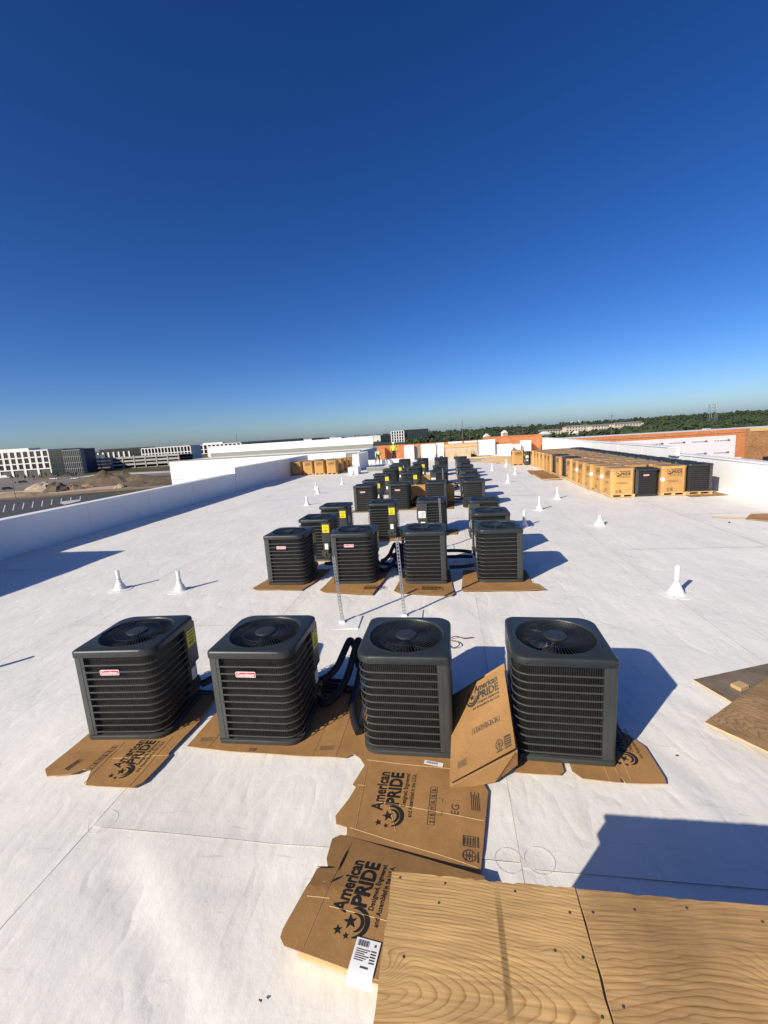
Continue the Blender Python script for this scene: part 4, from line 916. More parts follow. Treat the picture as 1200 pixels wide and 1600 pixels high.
# ================================================================= plywood-topped platform in front
PZ = 1.08
pf = thing('roof_curb', 'white membrane clad curb under the two big plywood sheets', 'curb', (0.7, 0.2, 0))
MB().box(-0.90, 1.0, -1.2, 1.03, -0.03, PZ - 0.12, 0.01).obj('wall', MT['wallmembrane'], pf)
MB().box(-0.93, 1.03, -1.23, 1.055, PZ - 0.118, PZ - 0.022, 0.004).obj('nailer', MT['pine'], pf)
def ply_sheet(label, w, d, loc, rz, m, th=0.018, nails=(), tilt=(0, 0), group='plywood sheets', chip=True, marks=()):
    o = thing('plywood_sheet', label, 'plywood', loc, rz, group); o.rotation_euler = (tilt[0], tilt[1], rz)
    pts = []; n = 40; r2 = random.Random(int(w * 1000 + d * 77))
    for (x0, y0, x1, y1) in ((-w / 2, -d / 2, w / 2, -d / 2), (w / 2, -d / 2, w / 2, d / 2), (w / 2, d / 2, -w / 2, d / 2), (-w / 2, d / 2, -w / 2, -d / 2)):
        for k in range(n):
            t = k / n; j = r2.random() ** 6 * 0.006 * (1 if k else 0)
            x = x0 + (x1 - x0) * t; y = y0 + (y1 - y0) * t
            x -= math.copysign(j, x) if abs(abs(x) - w / 2) < 1e-6 else 0; y -= math.copysign(j, y) if abs(abs(y) - d / 2) < 1e-6 else 0
            pts.append((x, y))
    mb = MB(); k = len(pts); mb.add([(x, y, th) for x, y in pts], [tuple(range(k))]); mb.add([(x, y, 0) for x, y in pts], [tuple(reversed(range(k)))])
    mb.mi = 1; mb.loft([[(x, y, 0) for x, y in pts], [(x, y, th) for x, y in pts]]); mb.obj('veneer_face', [m, MT['plyedge']], o)
    for (x, y) in nails:
        q = MB().lathe([(0.0048, -0.001), (0.004, 0.0012), (0.0005, 0.0014)], 8, (0, 0, 0), cap1=True).obj('nail_head', MT['greyink'], o); q.location = (x, y, th)
    for (x0, x1, y0, y1, a, mm) in marks:
        q = MB().box(-(x1 - x0) / 2, (x1 - x0) / 2, -(y1 - y0) / 2, (y1 - y0) / 2, 0, 0.0006).obj('scuff_mark', mm, o); q.location = ((x0 + x1) / 2, (y0 + y1) / 2, th); q.rotation_euler = (0, 0, a)
    return o
MT['boot_mark'] = mat('dark_scuff', (0.20, 0.14, 0.085), 0.8, 0.35, 25)
MT['knot'] = mat('wood_knot', (0.10, 0.045, 0.018), 0.8, 0.4, 60)
ply_sheet('newer plywood sheet with bold cathedral grain on the platform', 0.612, 1.9, (0.058, 0.318, PZ - 0.021), 0.0, MT['ply1'], nails=[(-0.275, 0.93), (-0.12, 0.925), (-0.14, 0.86), (0.11, 0.92), (0.27, 0.87), (0.275, 0.75), (0.285, 0.62), (-0.24, 0.70), (0.20, 0.76), (0.285, 0.5), (-0.2, 0.55)])
ply_sheet('stained plywood sheet beside the newer one on the platform', 1.24, 1.9, (0.990, 0.316, PZ - 0.021), 0.001, MT['ply2'], nails=[(-0.59, 0.88), (-0.46, 0.90), (-0.30, 0.92), (-0.1, 0.90), (-0.585, 0.65), (-0.3, 0.55), (-0.58, 0.5)])
for (x, y, r) in ((0.21, 1.205, 0.012), (0.26, 1.045, 0.009), (-0.21, 1.02, 0.013)):
    pass
# sheets lying on the roof to the side
g3 = 'plywood sheets lying on the roof'
p0 = gp(1100, 1126, 0.05)
ply_sheet('weathered plywood sheet with swirling grain propped on a grey one', 1.2, 1.2, (2.90, 3.52, 0.045), rad(-53), MT['ply3'], th=0.018, tilt=(0.015, -0.02), group=g3)
ply_sheet('grey weathered plywood sheet under the swirling-grain sheet', 1.3, 1.1, (3.067, 3.92, 0.004), rad(-69), MT['plygrey'], th=0.015, group=g3)
o = MB().box(-0.06, 0.06, -0.045, 0.045, 0, 0.035, 0.003).obj('wood_block', MT['pine']); o.location = (2.66, 4.20, 0.021); o.rotation_euler = (0, 0, 0.5); tag(o, 'small pine block lying on the grey plywood sheet', 'wood')
MB_ = MB().box(-0.2, 0.2, -0.04, 0.04, 0, 0.035, 0.003)
for (x, y, a) in ((2.9, 3.6, 0.9), (3.1, 4.0, 0.7)):
    pass

# ================================================================= pipes, struts, hoses
def vent_pipe(x, y, h, r, label, group, lean=0.0, tall=False, boot=1.0):
    o = thing('vent_pipe', label, 'vent pipe', (x, y, relief(x, y) * (1.0 if y < 12 else max(0.3, 1 - (y - 12) / 20))), rnd.uniform(0, 6), group)
    s = boot
    mbb = MB().lathe([(0.145 * s, -0.014), (0.142 * s, 0.0), (0.118 * s, 0.008), (0.106 * s, 0.018), (0.094 * s, 0.045), (0.088 * s, 0.065), (0.078 * s, 0.074), (0.068 * s, 0.105), (0.062 * s, 0.122), (0.052 * s, 0.128), (0.044 * s, 0.165), (r + 0.007, 0.182), (r + 0.004, 0.215)], 22)
    sd_ = rnd.uniform(0, 99)
    mbb.v = [(a * (1 + 0.07 * noise.noise(Vector((a * 14, b_ * 14, c_ * 22 + sd_)))), b_ * (1 + 0.07 * noise.noise(Vector((a * 14 + 5, b_ * 14, c_ * 22 + sd_)))), c_ + 0.004 * noise.noise(Vector((a * 20, b_ * 20, sd_)))) for a, b_, c_ in mbb.v]
    mbb.obj('boot', MT['boot'], o, 50)
    MB().lathe([(0.22 * s, -0.012), (0.218 * s, 0.003), (0.12 * s, 0.006)], 26).obj('flashing_patch', MT['membrane'], o, 50)
    MB().lathe([(r, 0.15), (r, h), (r - 0.006, h), (r - 0.006, h - 0.08), (0.001, h - 0.08)], 16).obj('pipe', MT['boot'], o, 35)
    MB().lathe([(r + 0.003, 0.195), (r + 0.007, 0.196), (r + 0.007, 0.208), (r + 0.003, 0.209)], 16).obj('clamp_band', MT['galv'], o, 35)
    o.rotation_euler[0] = lean
    return o
GL = 'vent pipes between condensers and shaded parapet'; GR = 'vent pipes between condensers and carton stack'
LL = 'white booted vent pipe on the roof between the condensers and the shaded parapet'
VL = {(188, 920): 'white vent pipe behind the torn-carton condenser, the one closer to the parapet shadow', (282, 922): 'white vent pipe behind the torn-carton condenser, the one closer to the second badge condenser',
      (480, 789): 'white vent pipe half hidden behind the yellow-labelled condensers of the second group', (819, 822): 'white vent pipe standing in the shadow of the second-row end condenser', (581, 733): 'white vent pipe beside the low grey membrane roll', (871, 779): 'white vent pipe closest to the side of the carton stack'}
LR = 'slim white booted vent pipe on the roof between the condensers and the carton stack'
for (u, v, h) in ((188, 920, 0.38), (282, 922, 0.39), (497, 771, 0.36), (494, 764, 0.36), (535, 757, 0.38), (549, 742, 0.4), (480, 789, 0.36), (581, 733, 0.4)):
    p = gp(u, v); vent_pipe(p.x, p.y, h, 0.034, VL.get((u, v), LL), GL)
vent_pipe(-6.05, 4.0, 0.45, 0.034, 'white booted vent pipe between the torn carton and the tall parapet', GL)
for (u, v, h) in ((843, 796, 0.42), (819, 822, 0.42), (871, 779, 0.42), (794, 754, 0.42), (769, 735, 0.42), (791, 729, 0.45), (805, 741, 0.42), (752, 790, 0.40)):
    p = gp(u, v); vent_pipe(p.x, p.y, h, 0.034, VL.get((u, v), LR), GR)
vent_pipe(3.29, 6.72, 0.43, 0.034, 'white vent pipe with a flared boot standing alone past the plywood sheets', GR, boot=1.05)
p = gp(937, 820); vent_pipe(p.x, p.y, 0.26, 0.034, 'short white vent pipe with wide boot before the carton stack', GR, boot=1.25)

def strut(x, y, h, label, lean, rz):
    o = thing('slotted_strut', label, 'strut', (x, y, relief(x, y)), rz, 'slotted steel struts'); o.rotation_euler = (lean[0], lean[1], rz)
    hw = 0.021; mb = MB()
    mb.box(-hw, -hw + 0.003, 0, 0.022, 0.03, h); mb.box(hw - 0.003, hw, 0, 0.022, 0.03, h)
    mb.box(-hw, -0.009, -0.0025, 0.0, 0.03, h); mb.box(0.009, hw, -0.0025, 0.0, 0.03, h)
    z = 0.03
    while z < h - 0.01:
        mb.box(-0.0089, 0.0089, -0.0024, -0.0001, z, min(z + 0.022, h)); z += 0.0508
    mb.obj('channel', MT['galv'], o)
    MB().box(-0.06, 0.06, -0.05, 0.05, 0, 0.006, 0.002).obj('base_plate', MT['galv'], o); MB().box(-0.04, 0.04, -0.03, 0.035, 0.0062, 0.035, 0.008).obj('membrane_boot', MT['boot'], o)
    MB().box(-0.26, 0.26, -0.22, 0.2, -0.02, 0.0075, 0.001).obj('flashing_patch', MT['weld'], o)
    return o
strut(-1.578, 5.672, 0.99, 'slotted steel strut post with a patch behind the arched hoses', (0.0, -0.05), 0.05)
strut(-0.709, 5.895, 1.18, 'taller slotted steel strut post behind the third front condenser', (0.0, -0.04), 0.02)
strut(-0.21, 9.6, 1.15, 'slotted steel strut post between the second and third condenser rows', (0, -0.02), 0.02)
strut(-0.24, 18.2, 1.1, 'slotted steel strut post deep among the far condenser rows', (0, -0.02), 0.02)

GH = 'insulated refrigerant hoses'
def hose(pts, r, label):
    mb = MB(); P = crv(pts, 7); mb.tube(P, r, 10); o = mb.obj('refrigerant_hose', MT['hose'], None, 60); tag(o, label, 'hose', GH); return o
def hose_bundle(y, tagrow, n=3):
    P3 = [[(-1.10, y + 0.42, -0.02), (-1.12, y + 0.38, 0.24), (-1.14, y + 0.27, 0.39), (-1.17, y + 0.14, 0.35), (-1.22, y + 0.0, 0.25), (-1.29, y - 0.10, 0.19), (-1.36, y - 0.16, 0.17)],
          [(-1.01, y + 0.42, -0.02), (-1.03, y + 0.37, 0.24), (-1.05, y + 0.27, 0.39), (-1.07, y + 0.12, 0.32), (-1.11, y - 0.06, 0.17), (-1.18, y - 0.24, 0.07), (-1.30, y - 0.36, 0.045), (-1.5, y - 0.1, 0.045)],
          [(-0.93, y + 0.42, -0.02), (-0.94, y + 0.37, 0.24), (-0.96, y + 0.27, 0.39), (-0.97, y + 0.10, 0.30), (-0.99, y - 0.12, 0.13), (-1.0, y - 0.36, 0.05), (-0.93, y - 0.6, 0.04), (-0.86, y - 0.75, 0.04)]]
    nm = ['bending to the badge condenser', 'running low behind the badge condenser', 'dropping beside the unbadged condenser']
    for k in range(n): hose(P3[k], 0.037, 'arched black hose %s, %s' % (nm[k], tagrow))
hose_bundle(4.08, 'by the front four')
hose([(-2.62, 3.80, 0.16), (-2.42, 3.92, 0.22), (-2.15, 4.02, 0.20), (-1.7, 4.05, 0.10), (-1.3, 4.0, 0.06), (-1.05, 3.95, 0.05)], 0.035, 'black hose running from the torn-carton condenser behind its neighbour')
hose([(-2.62, 3.74, 0.11), (-2.42, 3.80, 0.08), (-2.2, 3.95, 0.06), (-1.7, 4.12, 0.06), (-1.2, 4.1, 0.05)], 0.022, 'thin black hose on the roof behind the second front condenser')
hose([(0.42, 3.72, 0.14), (0.25, 3.75, 0.06), (0.0, 3.8, 0.045), (-0.5, 3.95, 0.045), (-0.95, 3.9, 0.05)], 0.035, 'black hose lying behind the leaning carton toward the third condenser')
for yy, nm in ((8.25, 'in the second row'), (15.7, 'in the third row'), (19.8, 'among the far rows')):
    hose_bundle(yy, nm)
    hose([(0.40, yy + 0.35, 0.17), (0.15, yy + 0.36, 0.2), (-0.2, yy + 0.35, 0.2), (-0.75, yy + 0.33, 0.12), (-0.95, yy + 0.1, 0.06)], 0.034, 'upper black hose bridging two condenser lines ' + nm)
    hose([(0.40, yy + 0.18, 0.12), (0.15, yy + 0.18, 0.13), (-0.2, yy + 0.18, 0.12), (-0.8, yy + 0.1, 0.06), (-1.0, yy - 0.2, 0.05)], 0.034, 'lower black hose bridging two condenser lines ' + nm)
    hose([(0.42, yy - 0.42, 0.14), (0.2, yy - 0.45, 0.12), (-0.05, yy - 0.5, 0.13)], 0.032, 'short black hose between the third and fourth condensers ' + nm)
    hose([(-2.5, yy - 0.2, 0.15), (-2.2, yy - 0.05, 0.1), (-1.7, yy + 0.15, 0.06), (-1.1, yy - 0.1, 0.05), (-0.95, yy - 0.5, 0.05)], 0.034, 'long black hose behind the badge condensers ' + nm)
    hose([(-1.3, yy + 0.6, 0.05), (-1.05, yy + 0.9, 0.04), (-1.0, yy + 1.6, 0.04), (-1.02, yy + 2.4, 0.04)], 0.05, 'thick black hose running back along the gap ' + nm)
hose([(-1.35, 10.9, 0.16), (-1.22, 10.4, 0.2), (-1.1, 9.6, 0.12), (-1.18, 8.9, 0.05)], 0.034, 'black hose curving from a yellow-labelled condenser toward the arch')
# brown dry twig of loose wire between the two front condensers
for (x, y, pts, lab) in ((0.03, 5.15, [(-0.12, 0.0, 0.012), (-0.02, 0.03, 0.04), (0.08, 0.02, 0.02), (0.2, 0.06, 0.012)], 'loose brown wire scrap on the roof behind the third front condenser'), (-0.07, 5.0, [(0.0, 0.0, 0.006), (0.05, -0.06, 0.006), (0.12, -0.03, 0.03), (0.10, 0.08, 0.02), (0.02, 0.12, 0.012)], 'coiled end of a brown wire scrap on the roof')):
    mb = MB(); mb.tube(crv([(x + a, y + b, c) for a, b, c in pts], 5), 0.006, 5); o = mb.obj('wire_scrap', MT['knot']); tag(o, lab, 'wire')
for (u, v, a, s, lab) in ((405, 1563, 1.3, 0.010, 'tiny black screw lying on the bare white roof'), (1055, 1180, 0.5, 0.010, 'dark bit of debris beside the star-printed carton'), (108, 1187, 0.4, 0.016, 'black clip at the torn carton edge'), (1138, 816, 0.2, 0.03, 'dark pebble on the roof before the wood offcut')):
    p = gp(u, v); o = MB().lathe([(0.001, 0), (s * 0.35, 0.0), (s * 0.4, s * 1.2), (s * 0.6, s * 1.25), (s * 0.4, s * 1.5), (0.001, s * 1.5)], 8).obj('debris_bit', MT['ink']); o.location = (p.x, p.y, 0.004); o.rotation_euler = (1.5, 0, a); tag(o, lab, 'debris')

# ================================================================= far end of the roof
def panel_wall(name, label, cat, x0, x1, y, z0, z1, m, pw=1.22, th=0.02, alt=None, backing=True, group=None, jit=0.02):
    o = thing(name, label, cat, (x0, y, 0), group=group)
    if backing: MB().box(0.0, x1 - x0, th + 0.004, th + 0.16, z0, z1 - 0.02).obj('stud_frame', MT['pine'], o)
    x = 0.0; r2 = random.Random(int(x0 * 10))
    while x < x1 - x0 - 0.05:
        xx = min(x + pw, x1 - x0); MB().box(x + 0.004, xx - 0.004, r2.uniform(-0.004, 0.004), th, z0, z1 + r2.uniform(-jit, jit)).obj('panel', (alt if alt and r2.random() < 0.3 else m), o); x = xx
    return o
panel_wall('osb_parapet', 'orange strand board parapet across the far end of the roof', 'wall', -7.3, 9.0, 45.0, -0.1, 1.48, MT['osb'], alt=None)
panel_wall('osb_parapet', 'taller orange strand board wall behind the wood enclosure', 'wall', 3.6, 9.4, 46.4, -0.1, 1.68, MT['osb'])
o = thing('osb_enclosure', 'orange strand board enclosure corner beside the standing worker', 'enclosure', (-6.6, 43.9, 0))
MB().box(-0.55, 0.25, -0.02, 0.0, 0, 1.15).obj('panel', MT['osb'], o); MB().box(0.254, 0.276, -0.02, 0.85, 0, 1.25).obj('panel', MT['osb'], o); MB().box(0.30, 1.0, 0.83, 0.85, 0, 1.35).obj('panel', MT['osb'], o)
def block(label, x0, x1, y0, y1, z1, m=None, name='insulation_block', z0=0.0, group='white wrapped blocks at the far end', joints=True):
    o = thing(name, label, 'block', ((x0 + x1) / 2, (y0 + y1) / 2, z0), rnd.uniform(-0.04, 0.04), group)
    w, d = (x1 - x0) / 2, (y1 - y0) / 2
    MB().box(-w, w, -d, d, 0.0, z1 - z0 - 0.012, 0.012).obj('body', m or MT['bloc'], o)
    MB().box(-w * 0.98, w * 0.98, -d * 0.98, d * 0.98, z1 - z0 - 0.011, z1 - z0, 0.003).obj('cover', MT['wallmembrane'], o)
    return o
for i, (u0, u1, vt, vb, Y, dep, lab) in enumerate([(632, 647, 696, 714, 42.5, 0.9, 'white wrapped block behind the condensers beside the standing worker'), (658, 681, 694, 713, 43.0, 0.7, 'wide white wrapped block between two grey frames'), (683, 694, 692, 712, 43.2, 0.7, 'narrow white wrapped block next to the wood enclosure'),
        (748, 774, 687, 706, 44.2, 0.4, 'tall white panel block leaning behind the lumber piles'), (701, 722, 690, 697, 44.0, 0.6, 'white block seen over the wood enclosure'), (726, 746, 689, 699, 44.2, 0.6, 'second white block seen over the wood enclosure'),
        (778, 800, 694, 706, 41.5, 1.0, 'low white block near the end of the stack'), (802, 814, 694, 705, 43.0, 1.0, 'small white block between stack and strand board'), (815, 830, 688, 698, 43.5, 1.0, 'white wrapped block beside the higher parapet end')]):
    a = on_y(u0, vb, Y); b2 = on_y(u1, vb, Y); t = on_y((u0 + u1) / 2, vt, Y)
    block(lab, a.x, b2.x, Y, Y + dep, max(0.5, t.z))
for (u0, u1, vt, Y, lab) in ((647, 655, 696, 42.6, 'grey panel standing between white blocks'),):
    a = on_y(u0, 712, Y); b2 = on_y(u1, 712, Y); t = on_y(u0, vt, Y); block(lab, a.x + 0.05, b2.x - 0.05, Y + 0.3, Y + 0.4, t.z, MT['greywall'], 'grey_panel', group=None)
block('long white curb with shaded side behind the small carton group', -7.25, -6.75, 32.5, 37.0, 1.25)
block('low white block in front of the long white curb', -6.9, -6.2, 29.5, 30.4, 0.5)
block('low grey membrane roll lying behind the far vent pipes', -6.0, -2.6, 31.5, 31.9, 0.28, MT['greywall'], 'membrane_roll', group=None)
block('long low white curb at the bending worker', -9.5, -4.0, 39.6, 40.2, 0.35, None, 'insulation_block')
block('grey green sheathing wall past the long white curb', -10.2, -7.9, 43.0, 43.2, 1.05, MT['greywall'], 'sheathing_wall', group=None)
# wood enclosure with plank top
o = thing('wood_enclosure', 'plywood sided enclosure with a yellow plank top before the strand board', 'enclosure', (1.15, 40.8, 0))
for k in range(3): MB().box(-1.44 + k * 0.965, -0.485 + k * 0.965, -0.02, 0.0, 0.0, 1.02).obj('side_panel', mat('pale_plywood%d' % k, (0.55, 0.42, 0.27), 0.8, 0.15, 3) if k == 0 else bpy.data.materials['pale_plywood0'], o)
MB().box(-1.46, 1.46, -0.06, 0.0, 1.024, 1.33).obj('top_plank', MT['pine'], o); MB().box(-1.44, 1.44, 0.003, 1.2, 0.0, 1.0).obj('box', MT['greywall'], o)
MB().box(-1.5, 1.5, -0.07, 1.25, 1.332, 1.37).obj('lid_board', MT['pine'], o)
r2 = random.Random(3)
for i in range(26):
    u = r2.uniform(728, 822); p = gp(u, 721 + r2.uniform(-6, 2.0), 0.0)
    L = r2.uniform(1.2, 3.2); o = MB().box(-L / 2, L / 2, -0.07, 0.07, 0, 0.05 + 0.09 * (i % 2), 0.004).obj('lumber_board', [MT['pine'], MT['pine'], MT['greywall'], MT['dirtpale']][i % 4])
    o.location = (min(p.x, 6.8), min(max(p.y, 31.5), 40.0), 0.002 + 0.0 * i); o.rotation_euler = (0, 0, r2.uniform(-0.12, 0.12)); tag(o, 'loose lumber lying in heaps before the far wood enclosure', 'lumber', 'loose lumber at the far end')
for i, (u, v) in enumerate(((736, 708), (741, 710), (684, 708), (692, 702), (712, 712))):
    p = gp(u, v + 5); h = r2.uniform(0.35, 0.75); mb = MB().box(-0.17, 0.17, -0.12, 0.12, 0, h * 0.55, 0.03); mb.tube([(-0.1, 0, h * 0.5), (-0.04, 0, h)], 0.02, 6); mb.tube([(0.08, 0.02, h * 0.5), (0.14, 0.02, h * 0.9)], 0.025, 6)
    o = mb.obj('tool_bag', MT['black']); o.location = (p.x, min(p.y, 40.2), 0); tag(o, 'dark upright tool bundle among the far work materials', 'tools', 'dark tool bundles at the far end')

# workers ------------------------------------------------------------------
def person(label, loc, rz, joints, edges, radii, hat_at, hat_n, waist):
    me = bpy.data.meshes.new('person_skeleton'); me.from_pydata(joints, edges, [])
    o = bpy.data.objects.new('person_tmp', me); C.objects.link(o)
    sk = o.modifiers.new('skin', 'SKIN'); sk.use_smooth_shade = True; sb = o.modifiers.new('sub', 'SUBSURF'); sb.levels = 1; sb.render_levels = 1
    for i, r in enumerate(radii): me.skin_vertices[0].data[i].radius = (r, r)
    me.skin_vertices[0].data[0].use_root = True
    bpy.context.view_layer.update()
    ev = bpy.data.meshes.new_from_object(o.evaluated_get(bpy.context.evaluated_depsgraph_get())); bpy.data.objects.remove(o)
    for m in (MT['trouser'], MT['hivis'], MT['skin'], MT['greycloth'], MT['black']): ev.materials.append(m)
    for p in ev.polygons: p.material_index = waist(p.center)
    root = thing('person', label, 'person', loc, rz, None)
    link('body', ev, root)
    hm = MB().lathe([(0.16, -0.02), (0.155, -0.005), (0.125, 0.0), (0.12, 0.06), (0.09, 0.11), (0.04, 0.13), (0.001, 0.135)], 16).obj('hard_hat', MT['hat'], root, 40)
    hm.location = hat_at; hm.rotation_euler = hat_n
    return root
J = [(0, 0, 0.95), (0, 0, 1.15), (0, 0, 1.38), (0, 0, 1.50), (0, 0.0, 1.57), (0, 0, 1.68), (-0.10, 0, 0.88), (-0.13, 0.0, 0.50), (-0.15, -0.02, 0.09), (-0.16, 0.12, 0.04), (0.10, 0, 0.88), (0.14, 0.03, 0.50), (0.18, 0.0, 0.09), (0.20, 0.14, 0.04),
     (-0.20, 0, 1.42), (-0.27, 0.02, 1.15), (-0.22, 0.18, 0.98), (-0.18, 0.25, 0.95), (0.20, 0, 1.42), (0.30, 0.0, 1.16), (0.34, 0.10, 0.92), (0.35, 0.14, 0.84)]
E_ = [(0, 1), (1, 2), (2, 3), (3, 4), (4, 5), (0, 6), (6, 7), (7, 8), (8, 9), (0, 10), (10, 11), (11, 12), (12, 13), (2, 14), (14, 15), (15, 16), (16, 17), (2, 18), (18, 19), (19, 20), (20, 21)]
Rr = [0.15, 0.15, 0.16, 0.075, 0.07, 0.105, 0.10, 0.075, 0.05, 0.045, 0.10, 0.075, 0.05, 0.045, 0.075, 0.055, 0.045, 0.035, 0.075, 0.055, 0.045, 0.035]
def w_stand(c):
    if c.z < 0.12: return 4
    if c.z > 1.53: return 2
    if abs(c.x) > 0.17 and c.z < 1.0: return 2 if abs(c.x) > 0.25 or c.y > 0.15 else 0
    return 1 if c.z > 0.98 else 0
person('person in yellow hi-vis top and white hard hat standing with back turned', (-5.25, 42.6, 0.0), 0.15, J, E_, Rr, (0, 0.01, 1.70), (0, 0, 0), w_stand)
# bent forward: pelvis high, spine horizontal, arms down
J2 = [(0, 0, 0.92), (0.14, 0.0, 1.05), (0.36, 0, 1.12), (0.47, 0, 1.08), (0.53, 0, 1.04), (0.62, 0, 0.97), (-0.02, -0.11, 0.86), (0.05, -0.15, 0.48), (-0.04, -0.17, 0.09), (0.10, -0.18, 0.04), (-0.02, 0.11, 0.86), (0.05, 0.15, 0.48), (-0.08, 0.17, 0.09), (0.06, 0.18, 0.04),
      (0.37, -0.20, 1.08), (0.42, -0.24, 0.80), (0.46, -0.20, 0.55), (0.48, -0.18, 0.46), (0.37, 0.20, 1.08), (0.42, 0.24, 0.80), (0.46, 0.20, 0.55), (0.48, 0.18, 0.46)]
def w_bend(c):
    if c.z < 0.12: return 4
    if c.x > 0.50 and c.z > 0.8: return 2
    if c.z < 0.62 and c.x > 0.40: return 2
    if c.x > 0.30 : return 1
    return 3 if c.z > 0.9 else 0
person('person in grey and hi-vis bending forward over the low white curb', (-6.35, 39.1, 0.0), -1.2, J2, E_, Rr, (0.66, 0, 1.01), (0, 1.0, 0), w_bend)

# ================================================================= neighbouring wings
def marks(o, x0, x1, z, y, n):
    """unreadable repeated print lines on wrap"""
    for k in range(n):
        x = x0 + (x1 - x0) * (k + 0.5) / n; mb = MB()
        for j in range(5): put_rect(mb, -0.55 + j * 0.2, -0.40 + j * 0.2, -0.035, 0.035)
        put_rect(mb, 0.42, 0.62, -0.06, 0.09); q = mb.obj('wrap_print', MT['polegrey'], o); q.location = (x, y, z); q.rotation_euler = (PI / 2, 0, 0)
lw = thing('wing_building', 'white walled wing beyond the shaded parapet', 'building', (-21, 50, 0))
MB().box(-12.0, 11.3, -2.0, 14, ZG, 0.96).obj('wall', MT['wallmembrane'], lw)
MB().box(-12.02, 11.32, -2.02, -1.6, 0.964, 1.08).obj('grey_ledge', MT['greywall'], lw)
MB().box(-12.3, 11.2, 7.6, 7.9, 0.964, 2.35).obj('back_parapet', MT['wallmembrane'], lw); MB().box(-12.35, 11.25, 7.5, 8.0, 2.352, 2.44).obj('coping', MT['wallmembrane'], lw)
MB().box(-12.0, 11.2, 7.45, 7.595, 0.964, 1.5).obj('grey_band', MT['greywall'], lw)
for z in (-0.3, -1.2): 
    for k in range(8):
        mb = MB(); put_rect(mb, -0.5, 0.5, -0.02, 0.02); q = mb.obj('wrap_print', MT['greywall'], lw); q.location = (-11 + k * 2.9, -2.006, z); q.rotation_euler = (PI / 2, 0, 0)
rw = thing('wing_building', 'strand board and house wrap wing wall beyond the sunlit parapet', 'building', (20, 40, 0))
x = -10.5; k = 0
while x < 14:
    MB().box(x + 0.004, x + 1.216, -0.0, 0.02, -2.6, 1.27).obj('panel', MT['osb'] if x < 3.6 else MT['osbbrown'], rw); x += 1.22; k += 1
MB().box(-10.5, 14.2, 0.024, 6.0, ZG, 1.2).obj('frame', MT['bwhite'], rw)
MB().box(-9.0, 3.4, -0.010, -0.003, -2.6, 0.78).obj('house_wrap', MT['wrap'], rw); MB().box(-9.5, 0.0, -0.016, -0.0115, -2.6, -0.6).obj('wrap_overlap', MT['bloc'], rw); MB().box(-10.5, 6.0, -0.05, -0.02, 1.0, 1.02).obj('string_line', MT['pine'], rw)
MB().box(-10.4, 3.9, -0.024, -0.018, -2.6, -1.05).obj('base_wrap', MT['bloc'], rw)
marks(rw, -8.6, 3.2, 0.38, -0.0125, 7); marks(rw, -8.6, 3.2, -0.62, -0.0185, 7)
MB().box(4.4, 14.2, -0.03, -0.022, 1.0, 1.275).obj('lumber_plate', MT['pine'], rw); MB().box(5.5, 6.7, -0.06, -0.031, -1.75, -1.1).obj('dark_opening', MT['ink'], rw)
block('small wood stub wall at the step in the sunlit parapet', 9.02, 9.13, 19.0, 19.75, 1.32, MT['wallmembrane'], 'parapet_step', 1.02, None)

# ================================================================= ground, roads, mounds
gr = MB(); gr.add([(-9000, -9000, ZG), (9000, -9000, ZG), (9000, 9000, ZG), (-9000, 9000, ZG)], [(0, 1, 2, 3)]); g0 = gr.obj('ground', MT['ground']); tag(g0, kind='structure')
CY8 = rad(8.806)
def quadpix(name, pix, dz, m, kind='structure'):
    mb = MB(); P = [gp(u, v, ZG) for u, v in pix]; mb.add([(p.x, p.y, ZG + dz) for p in P], [tuple(range(len(P)))]); o = mb.obj(name, m); 
    if o.data.polygons[0].normal.z < 0: o.data.flip_normals()
    return tag(o, kind=kind)
park = quadpix('parking_lot', [(-60, 815), (-60, 786), (95, 776), (178, 771), (184, 776), (80, 800), (40, 812)], 0.02, MT['asphalt'])
for i in range(9):
    u = 5 + i * 15; a = gp(u, 800 - i * 2.2, ZG); b2 = gp(u + 3 - i * 0.3, 789 - i * 1.7, ZG); d = (b2 - a).normalized(); n = Vector((-d.y, d.x, 0)) * 0.1
    mb = MB(); mb.add([(p.x, p.y, ZG + 0.03) for p in (a - n, a + n, b2 + n, b2 - n)], [(0, 1, 2, 3)]); o = mb.obj('bay_line', MT['line'], park)
isl = quadpix('traffic_island', [(95, 787), (98, 784), (124, 781), (126, 783), (115, 786), (100, 789)], 0.12, MT['kerb'])
road = quadpix('access_road', [(-60, 784), (-60, 778), (120, 768), (270, 757), (270, 760), (120, 772)], 0.02, MT['dirt'])
quadpix('service_yard', [(-60, 772), (-60, 748), (60, 747), (170, 741), (280, 737), (280, 741), (180, 747), (110, 754), (80, 762), (20, 768)], 0.015, mat('dusty_asphalt', (0.19, 0.162, 0.13), 0.9, 0.25, 0.06))
quadpix('pale_road', [(120, 746), (150, 741), (280, 735), (280, 737.5), (160, 743.5)], 0.03, MT['kerb'])
quadpix('dry_verge', [(-60, 780), (20, 770), (60, 772), (120, 764), (200, 757), (275, 750), (275, 754), (200, 762), (120, 768), (-60, 784)], 0.04, MT['dirtpale'])
